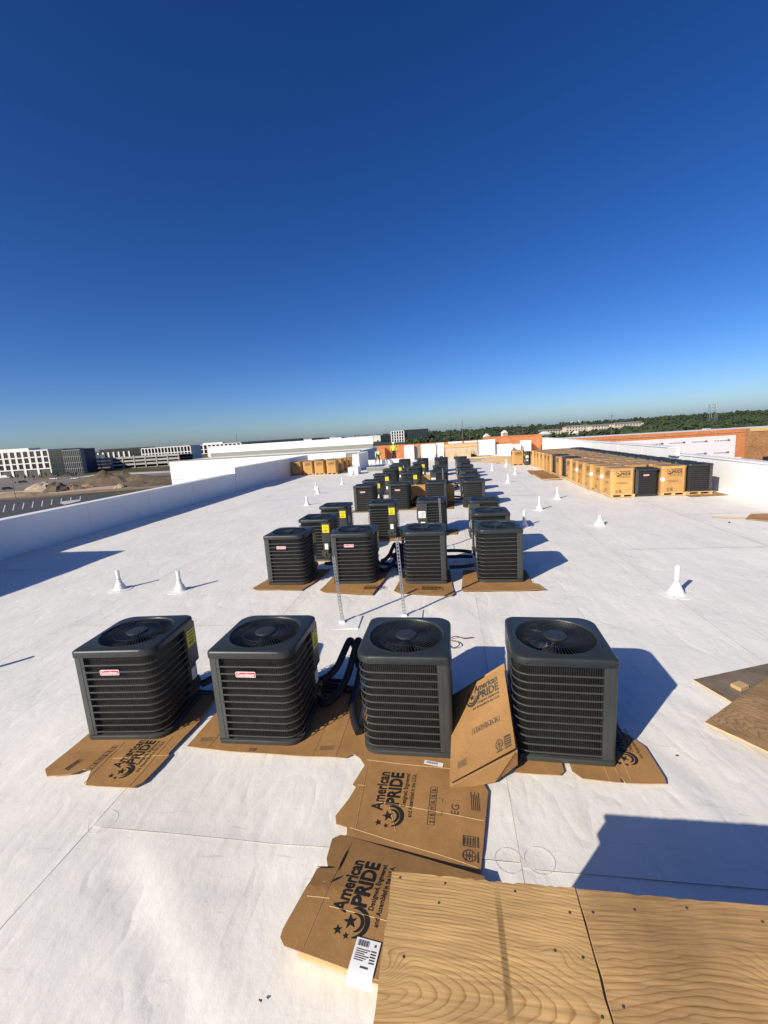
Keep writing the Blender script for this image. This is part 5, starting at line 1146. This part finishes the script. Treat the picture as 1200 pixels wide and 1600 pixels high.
def mound(label, u, v, rx, ry, h, m, seed, rz=0.0):
    p = gp(u, v, ZG); n = 22; mb = MB(); lo = []
    for i in range(9):
        t = i / 8; lo.append([])
        for j in range(n):
            a = 2 * PI * j / n; q = noise.noise(Vector((math.cos(a) * 1.6, math.sin(a) * 1.6, seed + t))) * 0.35
            r = (1 - t) * (1 + q); z = h * (1 - (1 - t) ** 1.7) * (1 + 0.5 * noise.noise(Vector((math.cos(a) * 3 * (1 - t), math.sin(a) * 3 * (1 - t), seed * 2)))) if i else -0.3
            lo[-1].append((rx * r * math.cos(a), ry * r * math.sin(a), z))
    mb.loft(lo, True, False, True); o = mb.obj('dirt_mound', m); o.location = (p.x, p.y, ZG); o.rotation_euler = (0, 0, CY8 + rz); tag(o, kind='structure'); return o
mound('', 170, 757, 19, 11, 6.0, MT['scrub'], 1.0); mound('', 200, 755, 22, 10, 4.5, MT['scrub'], 4.0); mound('', 150, 757, 10, 8, 3.5, MT['dirt'], 9.0)
mound('', 68, 766, 8, 6, 3.6, MT['dirtpale'], 2.0); mound('', 92, 767, 7, 6, 3.6, MT['scrub'], 3.0); mound('', 112, 765, 6, 5, 2.5, MT['dirt'], 5.0); mound('', 250, 754, 22, 14, 3.0, MT['scrub'], 6.0); mound('', 140, 761, 4, 4, 1.8, MT['dirt'], 7.0); mound('', 188, 762, 3, 3, 1.6, MT['dirtpale'], 8.0)
mound('', 20, 775, 14, 5, 1.5, MT['dirt'], 11.0); mound('', 36, 771, 20, 6, 1.2, MT['dirtpale'], 12.0)

# far buildings -------------------------------------------------------------
def far_box(u0, u1, vb):
    """building frame facing the camera: origin at ground, local x along the facade"""
    a = gp(u0, vb + (u0 - (u0 + u1) / 2) * -0.0624, ZG)
    c = gp((u0 + u1) / 2, vb, ZG); dep = c.dot(CAM_F) - CAM_H * CAM_F.z
    d = (c - Vector((0, 0, CAM_H))).dot(CAM_F)
    return c, (u1 - u0) / FPX * d, d
def office(label, u0, u1, vb, vt, bays, floors, wall, glass, depth=40, pier=0.28, arcade=True, group=None, base_h=4.0, roof_box=True, dist=None, name='office_building', wname='window'):
    c, W, d = far_box(u0, u1, vb)
    if dist:
        c = Vector((0, 0, CAM_H)) + ray((u0 + u1) / 2, vb) * (dist / ray((u0 + u1) / 2, vb).dot(CAM_F)); W = (u1 - u0) / FPX * dist; d = dist
    H = (vb - vt) / FPX * d
    zb = ZG
    if dist: H = (Vector((0, 0, CAM_H)) + ray((u0 + u1) / 2, vt) * d).z - ZG
    o = thing(name, label, 'building', (c.x, c.y, zb), CY8, group)
    h0 = base_h if arcade else 0.6; fh = (H - h0 - 1.0) / floors; bw = W / bays; rec = 0.6
    MB().box(-W / 2 + 0.05, W / 2 - 0.05, rec + 0.05, depth, 0, H - 0.3).obj('core', MT['bgrey'], o)
    mb = MB(); mb.box(-W / 2, W / 2, 0, depth * 0.02 + rec, H - 1.0, H)
    for f in range(floors + 1): mb.box(-W / 2, W / 2, 0.03, rec, h0 + f * fh - 0.45, h0 + f * fh + 0.45) if f < floors else None
    for k in range(bays + 1): mb.box(-W / 2 + k * bw - bw * pier / 2, -W / 2 + k * bw + bw * pier / 2, 0.0, rec + 0.02, 0 if k % 2 == 0 or not arcade else h0, H - 0.98)
    mb.box(-W / 2, -W / 2 + 0.4, rec, depth, 0, H - 0.1); mb.box(W / 2 - 0.4, W / 2, rec, depth, 0, H - 0.1)
    mb.obj('wall', wall, o)
    gm = MB(); gm.box(-bw * (1 - pier) / 2, bw * (1 - pier) / 2, 0, 0.08, 0, fh - 0.9); gme = gm.mesh('window', glass)
    for f in range(floors):
        for k in range(bays): link(wname, gme, o, loc=(-W / 2 + (k + 0.5) * bw, rec - 0.15, h0 + f * fh + 0.45))
    if roof_box:
        MB().box(-W * 0.3, W * 0.1, depth * 0.3, depth * 0.6, H - 0.3, H + 2.2).obj('plant_room', wall, o)
    MB().box(-W / 2, W / 2, rec + 0.05, depth, H - 0.35, H - 0.05).obj('roof', MT['concrete'], o)
    return o, W, H, d
office('four storey white precast office with square windows and shaded arcade', -40, 82, 745.5, 706, 12, 3, MT['bwhite'], MT['darkglass'], 45, 0.34, True, None, 5.5)
def glassbox(label, u0, u1, vb, vt, m, nx, nz, depth=40, dist=None, trim=None, name='office_building', gap=0.06):
    c, W, d = far_box(u0, u1, vb)
    if dist: c = Vector((0, 0, CAM_H)) + ray((u0 + u1) / 2, vb) * (dist / ray((u0 + u1) / 2, vb).dot(CAM_F)); W = (u1 - u0) / FPX * dist; d = dist
    H = (vb - vt) / FPX * d
    if dist: H = (Vector((0, 0, CAM_H)) + ray((u0 + u1) / 2, vt) * d).z - ZG
    o = thing(name, label, 'building', (c.x, c.y, ZG), CY8)
    MB().box(-W / 2, W / 2, 0.2, depth, 0, H - 0.1).obj('core', trim or MT['bgrey'], o)
    pw, ph = W / nx, H / nz; gm = MB().box(-pw * (0.5 - gap), pw * (0.5 - gap), 0, 0.15, 0.12, ph - 0.35).mesh('window', m)
    for i in range(nx):
        for j in range(nz): link('window', gm, o, loc=(-W / 2 + (i + 0.5) * pw, 0.0, j * ph))
    MB().box(-W / 2 - 0.2, W / 2 + 0.2, -0.1, depth + 0.1, H - 0.098, H + 0.5).obj('roof', trim or MT['bgrey'], o)
    return o
glassbox('dark teal glass block joined to the white precast office', 82, 105, 742, 704, MT['tealglass'], 5, 4, 40)
glassbox('grey ribbed office wing next to the teal glass block', 104, 131, 741, 704, MT['darkglass'], 9, 4, 5, gap=0.24, trim=mat('grey_ribbed_cladding', (0.24, 0.245, 0.25), 0.7, 0.1, 0.3))
office('low white office with tall windows beside the parking garage', 131, 150, 736, 711.5, 4, 1, MT['bwhite'], MT['darkglass'], 30, 0.3, True, None, 6, False, dist=520)
glassbox('dark office block rising behind the parking garage', 158, 205, 722, 701.5, MT['darkglass'], 8, 3, 30, dist=560)
glassbox('dark square office tower behind the white column row', 200, 227, 720, 700, MT['darkglass'], 5, 4, 30, dist=540)
# white columns before the dark block
c0 = Vector((0, 0, CAM_H)) + ray(180, 722) * (540 / ray(180, 722).dot(CAM_F)); o = thing('white_colonnade', 'row of white columns before the dark office block', 'building', (c0.x, c0.y, ZG), CY8)
for k in range(7): MB().box(-20 + k * 6.4, -18.3 + k * 6.4, -0.8, 0.8, 0, 15.5).obj('column', MT['bwhite'], o)
MB().box(-20.5, 21, 0.9, 3, 10, 15).obj('infill', MT['bgrey'], o)
office('long white office with tall dark windows above the garage', 224, 300, 722, 698, 15, 2, MT['bwhite'], MT['darkglass'], 30, 0.3, True, None, 5, False, dist=500)
office('farther white office with small dark windows', 300, 378, 712, 693.5, 12, 2, MT['bwhite'], MT['darkglass'], 30, 0.35, True, None, 5, True, dist=620)
glassbox('very long dark glass building on the horizon', 379, 471, 703, 688, MT['tealglass'], 24, 2, 30, dist=760)
for (u0, u1, vt, dd, lab) in ((471, 489, 686, 900, 'small white warehouse past the long dark building'), (504, 515, 687, 950, 'tiny white shed on the horizon'), (515, 534, 683, 880, 'cream warehouse box past the long dark building'), (541, 595, 681.5, 1000, 'long low white warehouse before the centre office'), (534, 560, 685, 1200, 'pale distant warehouse between the sheds')):
    c = Vector((0, 0, CAM_H)) + ray((u0 + u1) / 2, vt + 8) * (dd / ray((u0 + u1) / 2, vt + 8).dot(CAM_F)); W = (u1 - u0) / FPX * dd; H = (Vector((0, 0, CAM_H)) + ray((u0 + u1) / 2, vt) * dd).z - ZG
    o = thing('warehouse', lab, 'warehouse', (c.x, c.y, ZG), CY8); MB().box(-W / 2, W / 2, 0, 40, 0, H - 0.8).obj('wall', MT['bwhite'], o); MB().box(-W / 2 - 0.4, W / 2 + 0.4, -0.4, 40.4, H - 0.798, H).obj('roof', MT['bwhite'], o)
    dm = MB().box(-2, 2, -0.06, 0, 0, 4.2).mesh('dock_door', MT['bgrey'])
    for k in range(max(2, int(W / 12))): link('dock_door', dm, o, loc=(-W / 2 + (k + 0.5) * W / max(2, int(W / 12)), -0.002, 0))
glassbox('dark low office beside the cream warehouse', 488, 505, 697, 684.5, MT['darkglass'], 5, 2, 30, dist=860)
office('white grid half of the centre office on the horizon', 612, 631.5, 690, 673, 5, 4, MT['bwhite'], MT['darkglass'], 30, 0.4, False, None, 1, False, dist=800)
glassbox('dark glass half of the centre office on the horizon', 631.5, 670, 690, 671, MT['tealglass'], 10, 5, 30, dist=805)
glassbox('dark low office beside the centre office', 595, 612, 691, 680, MT['darkglass'], 5, 2, 30, dist=870)
# parking garage
c0 = Vector((0, 0, CAM_H)) + ray(212, 733) * (400 / ray(212, 733).dot(CAM_F)); W = 82
gar = thing('parking_garage', 'three level open concrete parking garage behind the dirt mounds', 'garage', (c0.x, c0.y, ZG), CY8)
for f in range(4):
    MB().box(-W / 2, W / 2, 0.2, 40, 3.1 * f + 0.0, 3.1 * f + 0.35).obj('deck', MT['concrete'], gar)
    if f: MB().box(-W / 2, W / 2, -0.2, 0.15, 3.1 * f - 0.5, 3.1 * f + 1.2).obj('spandrel', MT['concrete'], gar)
for k in range(9): MB().box(-W / 2 + k * W / 8 - 0.45, -W / 2 + k * W / 8 + 0.45, -0.5, -0.21, 0, 11.4).obj('column', MT['concrete'], gar)
MB().box(-W / 2, W / 2, 30, 30.3, 0, 9).obj('back_wall', MT['bgrey'], gar)
# beige flats on the right
for i, (u0, u1, vt, dd) in enumerate(((885, 925, 664, 620), (925, 962, 662.5, 600), (960, 1006, 659, 580), (838, 880, 671, 640))):
    c = Vector((0, 0, CAM_H)) + ray((u0 + u1) / 2, vt + 8) * (dd / ray((u0 + u1) / 2, vt + 8).dot(CAM_F)); W = (u1 - u0) / FPX * dd; H = (Vector((0, 0, CAM_H)) + ray((u0 + u1) / 2, vt) * dd).z - ZG
    o = thing('apartment_block', ['beige flats with grey roof nearest the dark woodland gap', 'middle beige flats with grey roof', 'long beige flats touching the dense woodland', 'low flats half hidden by trees'][i], 'building', (c.x, c.y, ZG), CY8)
    MB().box(-W / 2, W / 2, 0, 14, 0, H - 2.0).obj('wall', MT['beige'], o)
    mb = MB(); mb.add([(-W / 2 - 0.5, -0.6, H - 2.0), (W / 2 + 0.5, -0.6, H - 2.0), (W / 2 + 0.5, 14.6, H - 2.0), (-W / 2 - 0.5, 14.6, H - 2.0), (-W / 2 + 4, 7, H), (W / 2 - 4, 7, H)], [(0, 1, 5, 4), (1, 2, 5), (2, 3, 4, 5), (3, 0, 4), (3, 2, 1, 0)]); mb.obj('roof', MT['roofgrey'], o)
    wm = MB().box(-0.7, 0.7, -0.08, 0, 0, 1.5).mesh('window', MT['darkglass'])
    for f in range(3):
        for k in range(int(W / 4)): link('window', wm, o, loc=(-W / 2 + 2 + k * 4, -0.004, 1.2 + f * (H - 2.0) / 3))
# low pale roofs
for i, (u, v, s, lab) in enumerate(((1104, 672.5, 9, 'pale hip roof just above the strand board wall'), (760, 679.5, 2.6, 'small white house roof among the far trees'), (788, 674, 2.6, 'white roof scrap among the far trees'), (851, 676, 5, 'grey house among the trees past the parapet'), (900, 675, 3, 'small white shed before the flats'))):
    dd = 260 if i == 0 else 420; c = Vector((0, 0, CAM_H)) + ray(u, v) * (dd / ray(u, v).dot(CAM_F)); o = thing('house', lab, 'house', (c.x, c.y, c.z - 3), CY8 + 0.3)
    MB().box(-s, s, -s * 0.7, s * 0.7, ZG - (c.z - 3), 1.5).obj('wall', MT['beige'], o)
    mb = MB(); mb.add([(-s * 1.1, -s * 0.8, 1.5), (s * 1.1, -s * 0.8, 1.5), (s * 1.1, s * 0.8, 1.5), (-s * 1.1, s * 0.8, 1.5), (-s * 0.3, 0, 4.2), (s * 0.3, 0, 4.2)], [(0, 1, 5, 4), (1, 2, 5), (2, 3, 4, 5), (3, 0, 4), (3, 2, 1, 0)]); mb.obj('roof', MT['bwhite'], o)

# rising land and woodland ---------------------------------------------------
def land(a, d):
    """height of the land above ZG at lateral a, depth d in the view frame"""
    side = max(0.0, min(1.0, (a / max(d, 1) + 0.05) / 0.9))
    t = max(0.0, min(1.0, (d - 500) / 1500)); return (5 + 3 * side) * t * t * (3 - 2 * t)
FH = Vector((CAM_F.x, CAM_F.y, 0)).normalized(); RH = Vector((FH.y, -FH.x, 0))
mb = MB(); vs = []; na, nd = 40, 24
for j in range(nd):
    d = 420 + 3800 * (j / (nd - 1)) ** 1.5
    for i in range(na):
        a = d * (-0.35 + 1.75 * i / (na - 1)); p = FH * d + RH * a; vs.append((p.x, p.y, ZG + (land(a, d) if j and i else -1.0) - (0.5 if j == 0 or i == 0 else 0)))
mb.add(vs, [(j * na + i, j * na + i + 1, (j + 1) * na + i + 1, (j + 1) * na + i) for j in range(nd - 1) for i in range(na - 1)]); h = mb.obj('hills', MT['leafground'], None, 80); tag(h, kind='structure')
def tree_blob(mb, x, y, z, r, hgt, rr, cuts):
    """ragged crown: several small jagged clumps"""
    n = cuts
    for k in range(n):
        a = rr.uniform(0, 2 * PI); q = rr.random() ** 0.5 * r * 0.8; cz = z + hgt * rr.uniform(0.3, 0.95) - q / r * hgt * 0.22; s = r * rr.uniform(0.28, 0.5)
        cx, cy = x + q * math.cos(a), y + q * math.sin(a)
        top = [(cx + rr.uniform(-.15, .15) * s, cy + rr.uniform(-.15, .15) * s, cz + s * rr.uniform(0.7, 1.1))]
        ring = [(cx + s * rr.uniform(0.7, 1.25) * math.cos(2 * PI * j / 6 + 0.3 * k), cy + s * rr.uniform(0.7, 1.25) * math.sin(2 * PI * j / 6 + 0.3 * k), cz + s * rr.uniform(-0.35, 0.35)) for j in range(6)]
        bot = [(cx, cy, cz - s * 0.9)]
        mb.add(top + ring + bot, [(0, 1 + j, 1 + (j + 1) % 6) for j in range(6)] + [(7, 1 + (j + 1) % 6, 1 + j) for j in range(6)])
def wood(name, label, n, fa, fd, hr, seed, cuts=9, ok=None):
    rr = random.Random(seed); mb = MB(); k = 0; tries = 0
    while k < n and tries < n * 20:
        tries += 1; d = fd(rr); a = fa(rr, d)
        if ok and not ok(a, d): continue
        p = FH * d + RH * a; hgt = rr.uniform(*hr); tree_blob(mb, p.x, p.y, ZG + (land(a, d) if d > 430 else 0) - 0.5, hgt * rr.uniform(0.45, 0.7), hgt, rr, cuts); k += 1
    o = mb.obj(name, MT['leaf']); tag(o, label, 'woodland', None, 'stuff'); return o
wood('woodland', 'dense dark green woodland beyond the strand board wing wall', 900, lambda r, d: d * r.uniform(0.56, 1.15), lambda r: 190 + 650 * r.random() ** 1.1, (6, 10), 5, 9)
wood('woodland', 'dark tree belt on the rising land behind the far end', 1000, lambda r, d: d * r.uniform(0.06, 0.62), lambda r: 480 + 1500 * r.random() ** 1.2, (6, 11), 6, 7, ok=lambda a, d: not (0.36 < a / d < 0.62 and d < 720))
wood('woodland', 'distant wooded rise behind the dense woodland', 800, lambda r, d: d * r.uniform(0.55, 1.25), lambda r: r.uniform(840, 2200), (9, 15), 21, 6)
wood('woodland', 'scattered low trees before the beige flats', 110, lambda r, d: d * r.uniform(0.30, 0.62), lambda r: r.uniform(330, 560), (5, 9), 12, 8)
wood('woodland', 'far hazy tree line along the whole horizon', 800, lambda r, d: d * r.uniform(-1.05, 1.2), lambda r: r.uniform(1500, 2600), (10, 18), 8, 5)
wood('woodland', 'thin tree strip among the distant offices', 160, lambda r, d: d * r.uniform(-0.75, 0.02), lambda r: r.uniform(900, 1400), (6, 10), 14, 6)
# young trees of the parking lots
YT = 'young staked trees in the office car park'
for i in range(13):
    u = 22 + i * 8.2 + rnd.uniform(-3, 3); v = 751 - i * 0.55 + rnd.uniform(-2.5, 2.5); p = gp(u, v, ZG); o = thing('young_tree', 'small young tree in the car park before the white precast office', 'tree', (p.x, p.y, ZG), 0, YT)
    MB().tube([(0, 0, 0), (0.1, 0, 2.2)], [0.14, 0.08], 6).obj('trunk', MT['bark'], o); mb = MB(); tree_blob(mb, 0, 0, 1.0, 1.3, 3.4, rnd, 9); mb.obj('crown', MT['leaf2'], o)
# vehicles
def car(label, u, v, rz, m, L=4.6, Hh=1.5, box=False):
    p = gp(u, v, ZG); o = thing('parked_car', label, 'car', (p.x, p.y, ZG + 0.02), CY8 + rz, 'cars in the office car park')
    mb = MB(); prof = [(-L / 2, 0.35), (L / 2, 0.35), (L / 2, 0.8), (L * 0.27, 0.95), (-L * 0.45, 0.98), (-L / 2, 0.9)]
    mb.loft([[(x, y, z) for x, z in prof] for y in (-0.9, 0.9)], True, True, True); mb.obj('body', m, o)
    mb = MB(); prof = [(-L * 0.44, 0.985), (L * 0.25, 0.985), (L * 0.10, Hh), (-L * 0.36, Hh)] if not box else [(-L * 0.48, 0.985), (L * 0.2, 0.985), (L * 0.1, Hh + 0.6), (-L * 0.48, Hh + 0.6)]
    mb.loft([[(x, y * (0.8 if z > 1 else 1), z) for x, z in prof] for y in (-0.85, 0.85)], True, True, True); mb.obj('cabin', MT['darkglass'] if not box else m, o)
    wmesh = MB().tube([(0, -0.11, 0), (0, 0.11, 0)], 0.34, 12).mesh('wheel', MT['black'])
    for x in (-L * 0.3, L * 0.3):
        for y in (-0.82, 0.82): link('wheel', wmesh, o, loc=(x, y, 0.34))
for a in ((10, 747, 0.1, 'white box van parked at the white precast office', 'carwhite', 6.0, 1.8, True), (36, 754.5, 0.2, 'dark car parked alone in the open yard', 'cardark', 4.8, 1.5, False), (12, 765, 0.3, 'dark car near the dirt mounds', 'cardark', 4.6, 1.5, False), (85, 749, 0.0, 'pale pickup in the car park beside the young trees', 'carwhite', 5.2, 1.6, False), (152, 734.5, 0.2, 'dark car at the foot of the parking garage', 'cardark', 4.6, 1.5, False), (118, 748.5, 0.1, 'white car in the yard below the ribbed office wing', 'carwhite', 4.6, 1.5, False)):
    car(a[3], a[0], a[1], a[2], MT[a[4]], a[5], a[6], a[7])
# poles, masts, pylons
def pole(label, u, vb_, vt, dist, r, arm=0.0, m='polegrey', group='poles and masts on the horizon', cross=0):
    c = Vector((0, 0, CAM_H)) + ray(u, vt) * (dist / ray(u, vt).dot(CAM_F)); h = c.z - ZG
    o = thing('utility_pole', label, 'pole', (c.x, c.y, ZG), CY8, group); MB().tube([(0, 0, 0), (0, 0, h)], [r, r * 0.6], 8).obj('mast', MT[m], o)
    if arm: MB().box(-arm, arm, -0.25, 0.25, h - 0.9, h - 0.4).obj('lamp_arm', MT[m], o)
    for k in range(cross): MB().box(-2.2, 2.2, -0.15, 0.15, h - 2.0 - 2.2 * k, h - 1.7 - 2.2 * k).obj('cross_arm', MT[m], o)
for (u, vt, dd, r, arm, cr, lab) in ((722, 655, 330, 0.26, 0, 0, 'tall plain mast behind the far strand board'), (733, 665, 420, 0.22, 0, 2, 'wooden cross-arm pole near the tall mast'), (753, 665, 400, 0.16, 1.2, 0, 'lamp pole above the white roofs'), (809, 662, 420, 0.24, 1.4, 0, 'floodlight pole near the end of the parapet'), (817, 660, 400, 0.26, 0, 3, 'cross-arm pole beside the floodlight pole'), (849, 664, 430, 0.2, 0, 2, 'thin cross-arm pole before the trees'), (956, 646, 330, 0.25, 0, 1, 'tall cross-arm pole before the beige flats'), (915, 660, 430, 0.18, 0.9, 0, 'lamp pole before the beige flats'), (886, 663, 420, 0.16, 0.9, 0, 'short lamp pole left of the flats'), (369, 678, 500, 0.35, 0, 0, 'dark mast over the long office'), (403, 681, 600, 0.2, 0, 0, 'thin mast over the long dark building'), (698, 671, 500, 0.16, 0.8, 0, 'short lamp mast beside the centre office'),
        (19, 751, 150, 0.11, 0.9, 0, 'slim lamp pole at the near parking lot'), (190, 738, 190, 0.10, 0.7, 0, 'slim lamp pole before the scrubby mound')):
    pole(lab, u, 0, vt, dd, r, arm, cross=cr)
for i, (u, vt) in enumerate(((1110, 632), (1118.5, 631))):
    dd = 700; c = Vector((0, 0, CAM_H)) + ray(u, vt) * (dd / ray(u, vt).dot(CAM_F)); h = c.z - ZG; o = thing('pylon', ['lattice pylon rising from the woodland, the thicker of the pair', 'lattice pylon rising from the woodland, the thinner of the pair'][i], 'pylon', (c.x, c.y, ZG), CY8)
    mb = MB(); w0, w1 = 2.6, 0.7
    for sx in (-1, 1):
        for sy in (-1, 1): mb.tube([(sx * w0, sy * w0, 0), (sx * w1, sy * w1, h)], 0.22 - 0.05 * i, 5)
    for k in range(10):
        z0, z1 = h * k / 10, h * (k + 1) / 10; a, b2 = w0 + (w1 - w0) * k / 10, w0 + (w1 - w0) * (k + 1) / 10; mb.tube([(-a, -a, z0), (b2, -b2, z1)], 0.1, 4); mb.tube([(a, -a, z0), (-b2, -b2, z1)], 0.1, 4)
    mb.obj('lattice', MT['galv'], o)
    for k in range(3): MB().box(-4, 4, -0.2, 0.2, h - 1 - 4.5 * k, h - 0.6 - 4.5 * k).obj('cross_arm', MT['galv'], o)
for i, u in enumerate((895, 904, 963)):
    c = Vector((0, 0, CAM_H)) + ray(u, 658.5 - i) * (2400 / ray(u, 658).dot(CAM_F)); o = thing('water_tower', 'tiny white water tower on the far horizon', 'tower', (c.x, c.y, ZG), 0, 'water towers on the horizon'); h = c.z - ZG
    MB().lathe([(1.5, 0), (1.2, h - 12), (6, h - 8), (7, h - 4), (5, h), (0.1, h + 1)], 12).obj('tank', MT['bwhite'], o, 40)
for o in list(bpy.data.objects):
    if '_c' in o.keys(): del o['_c']
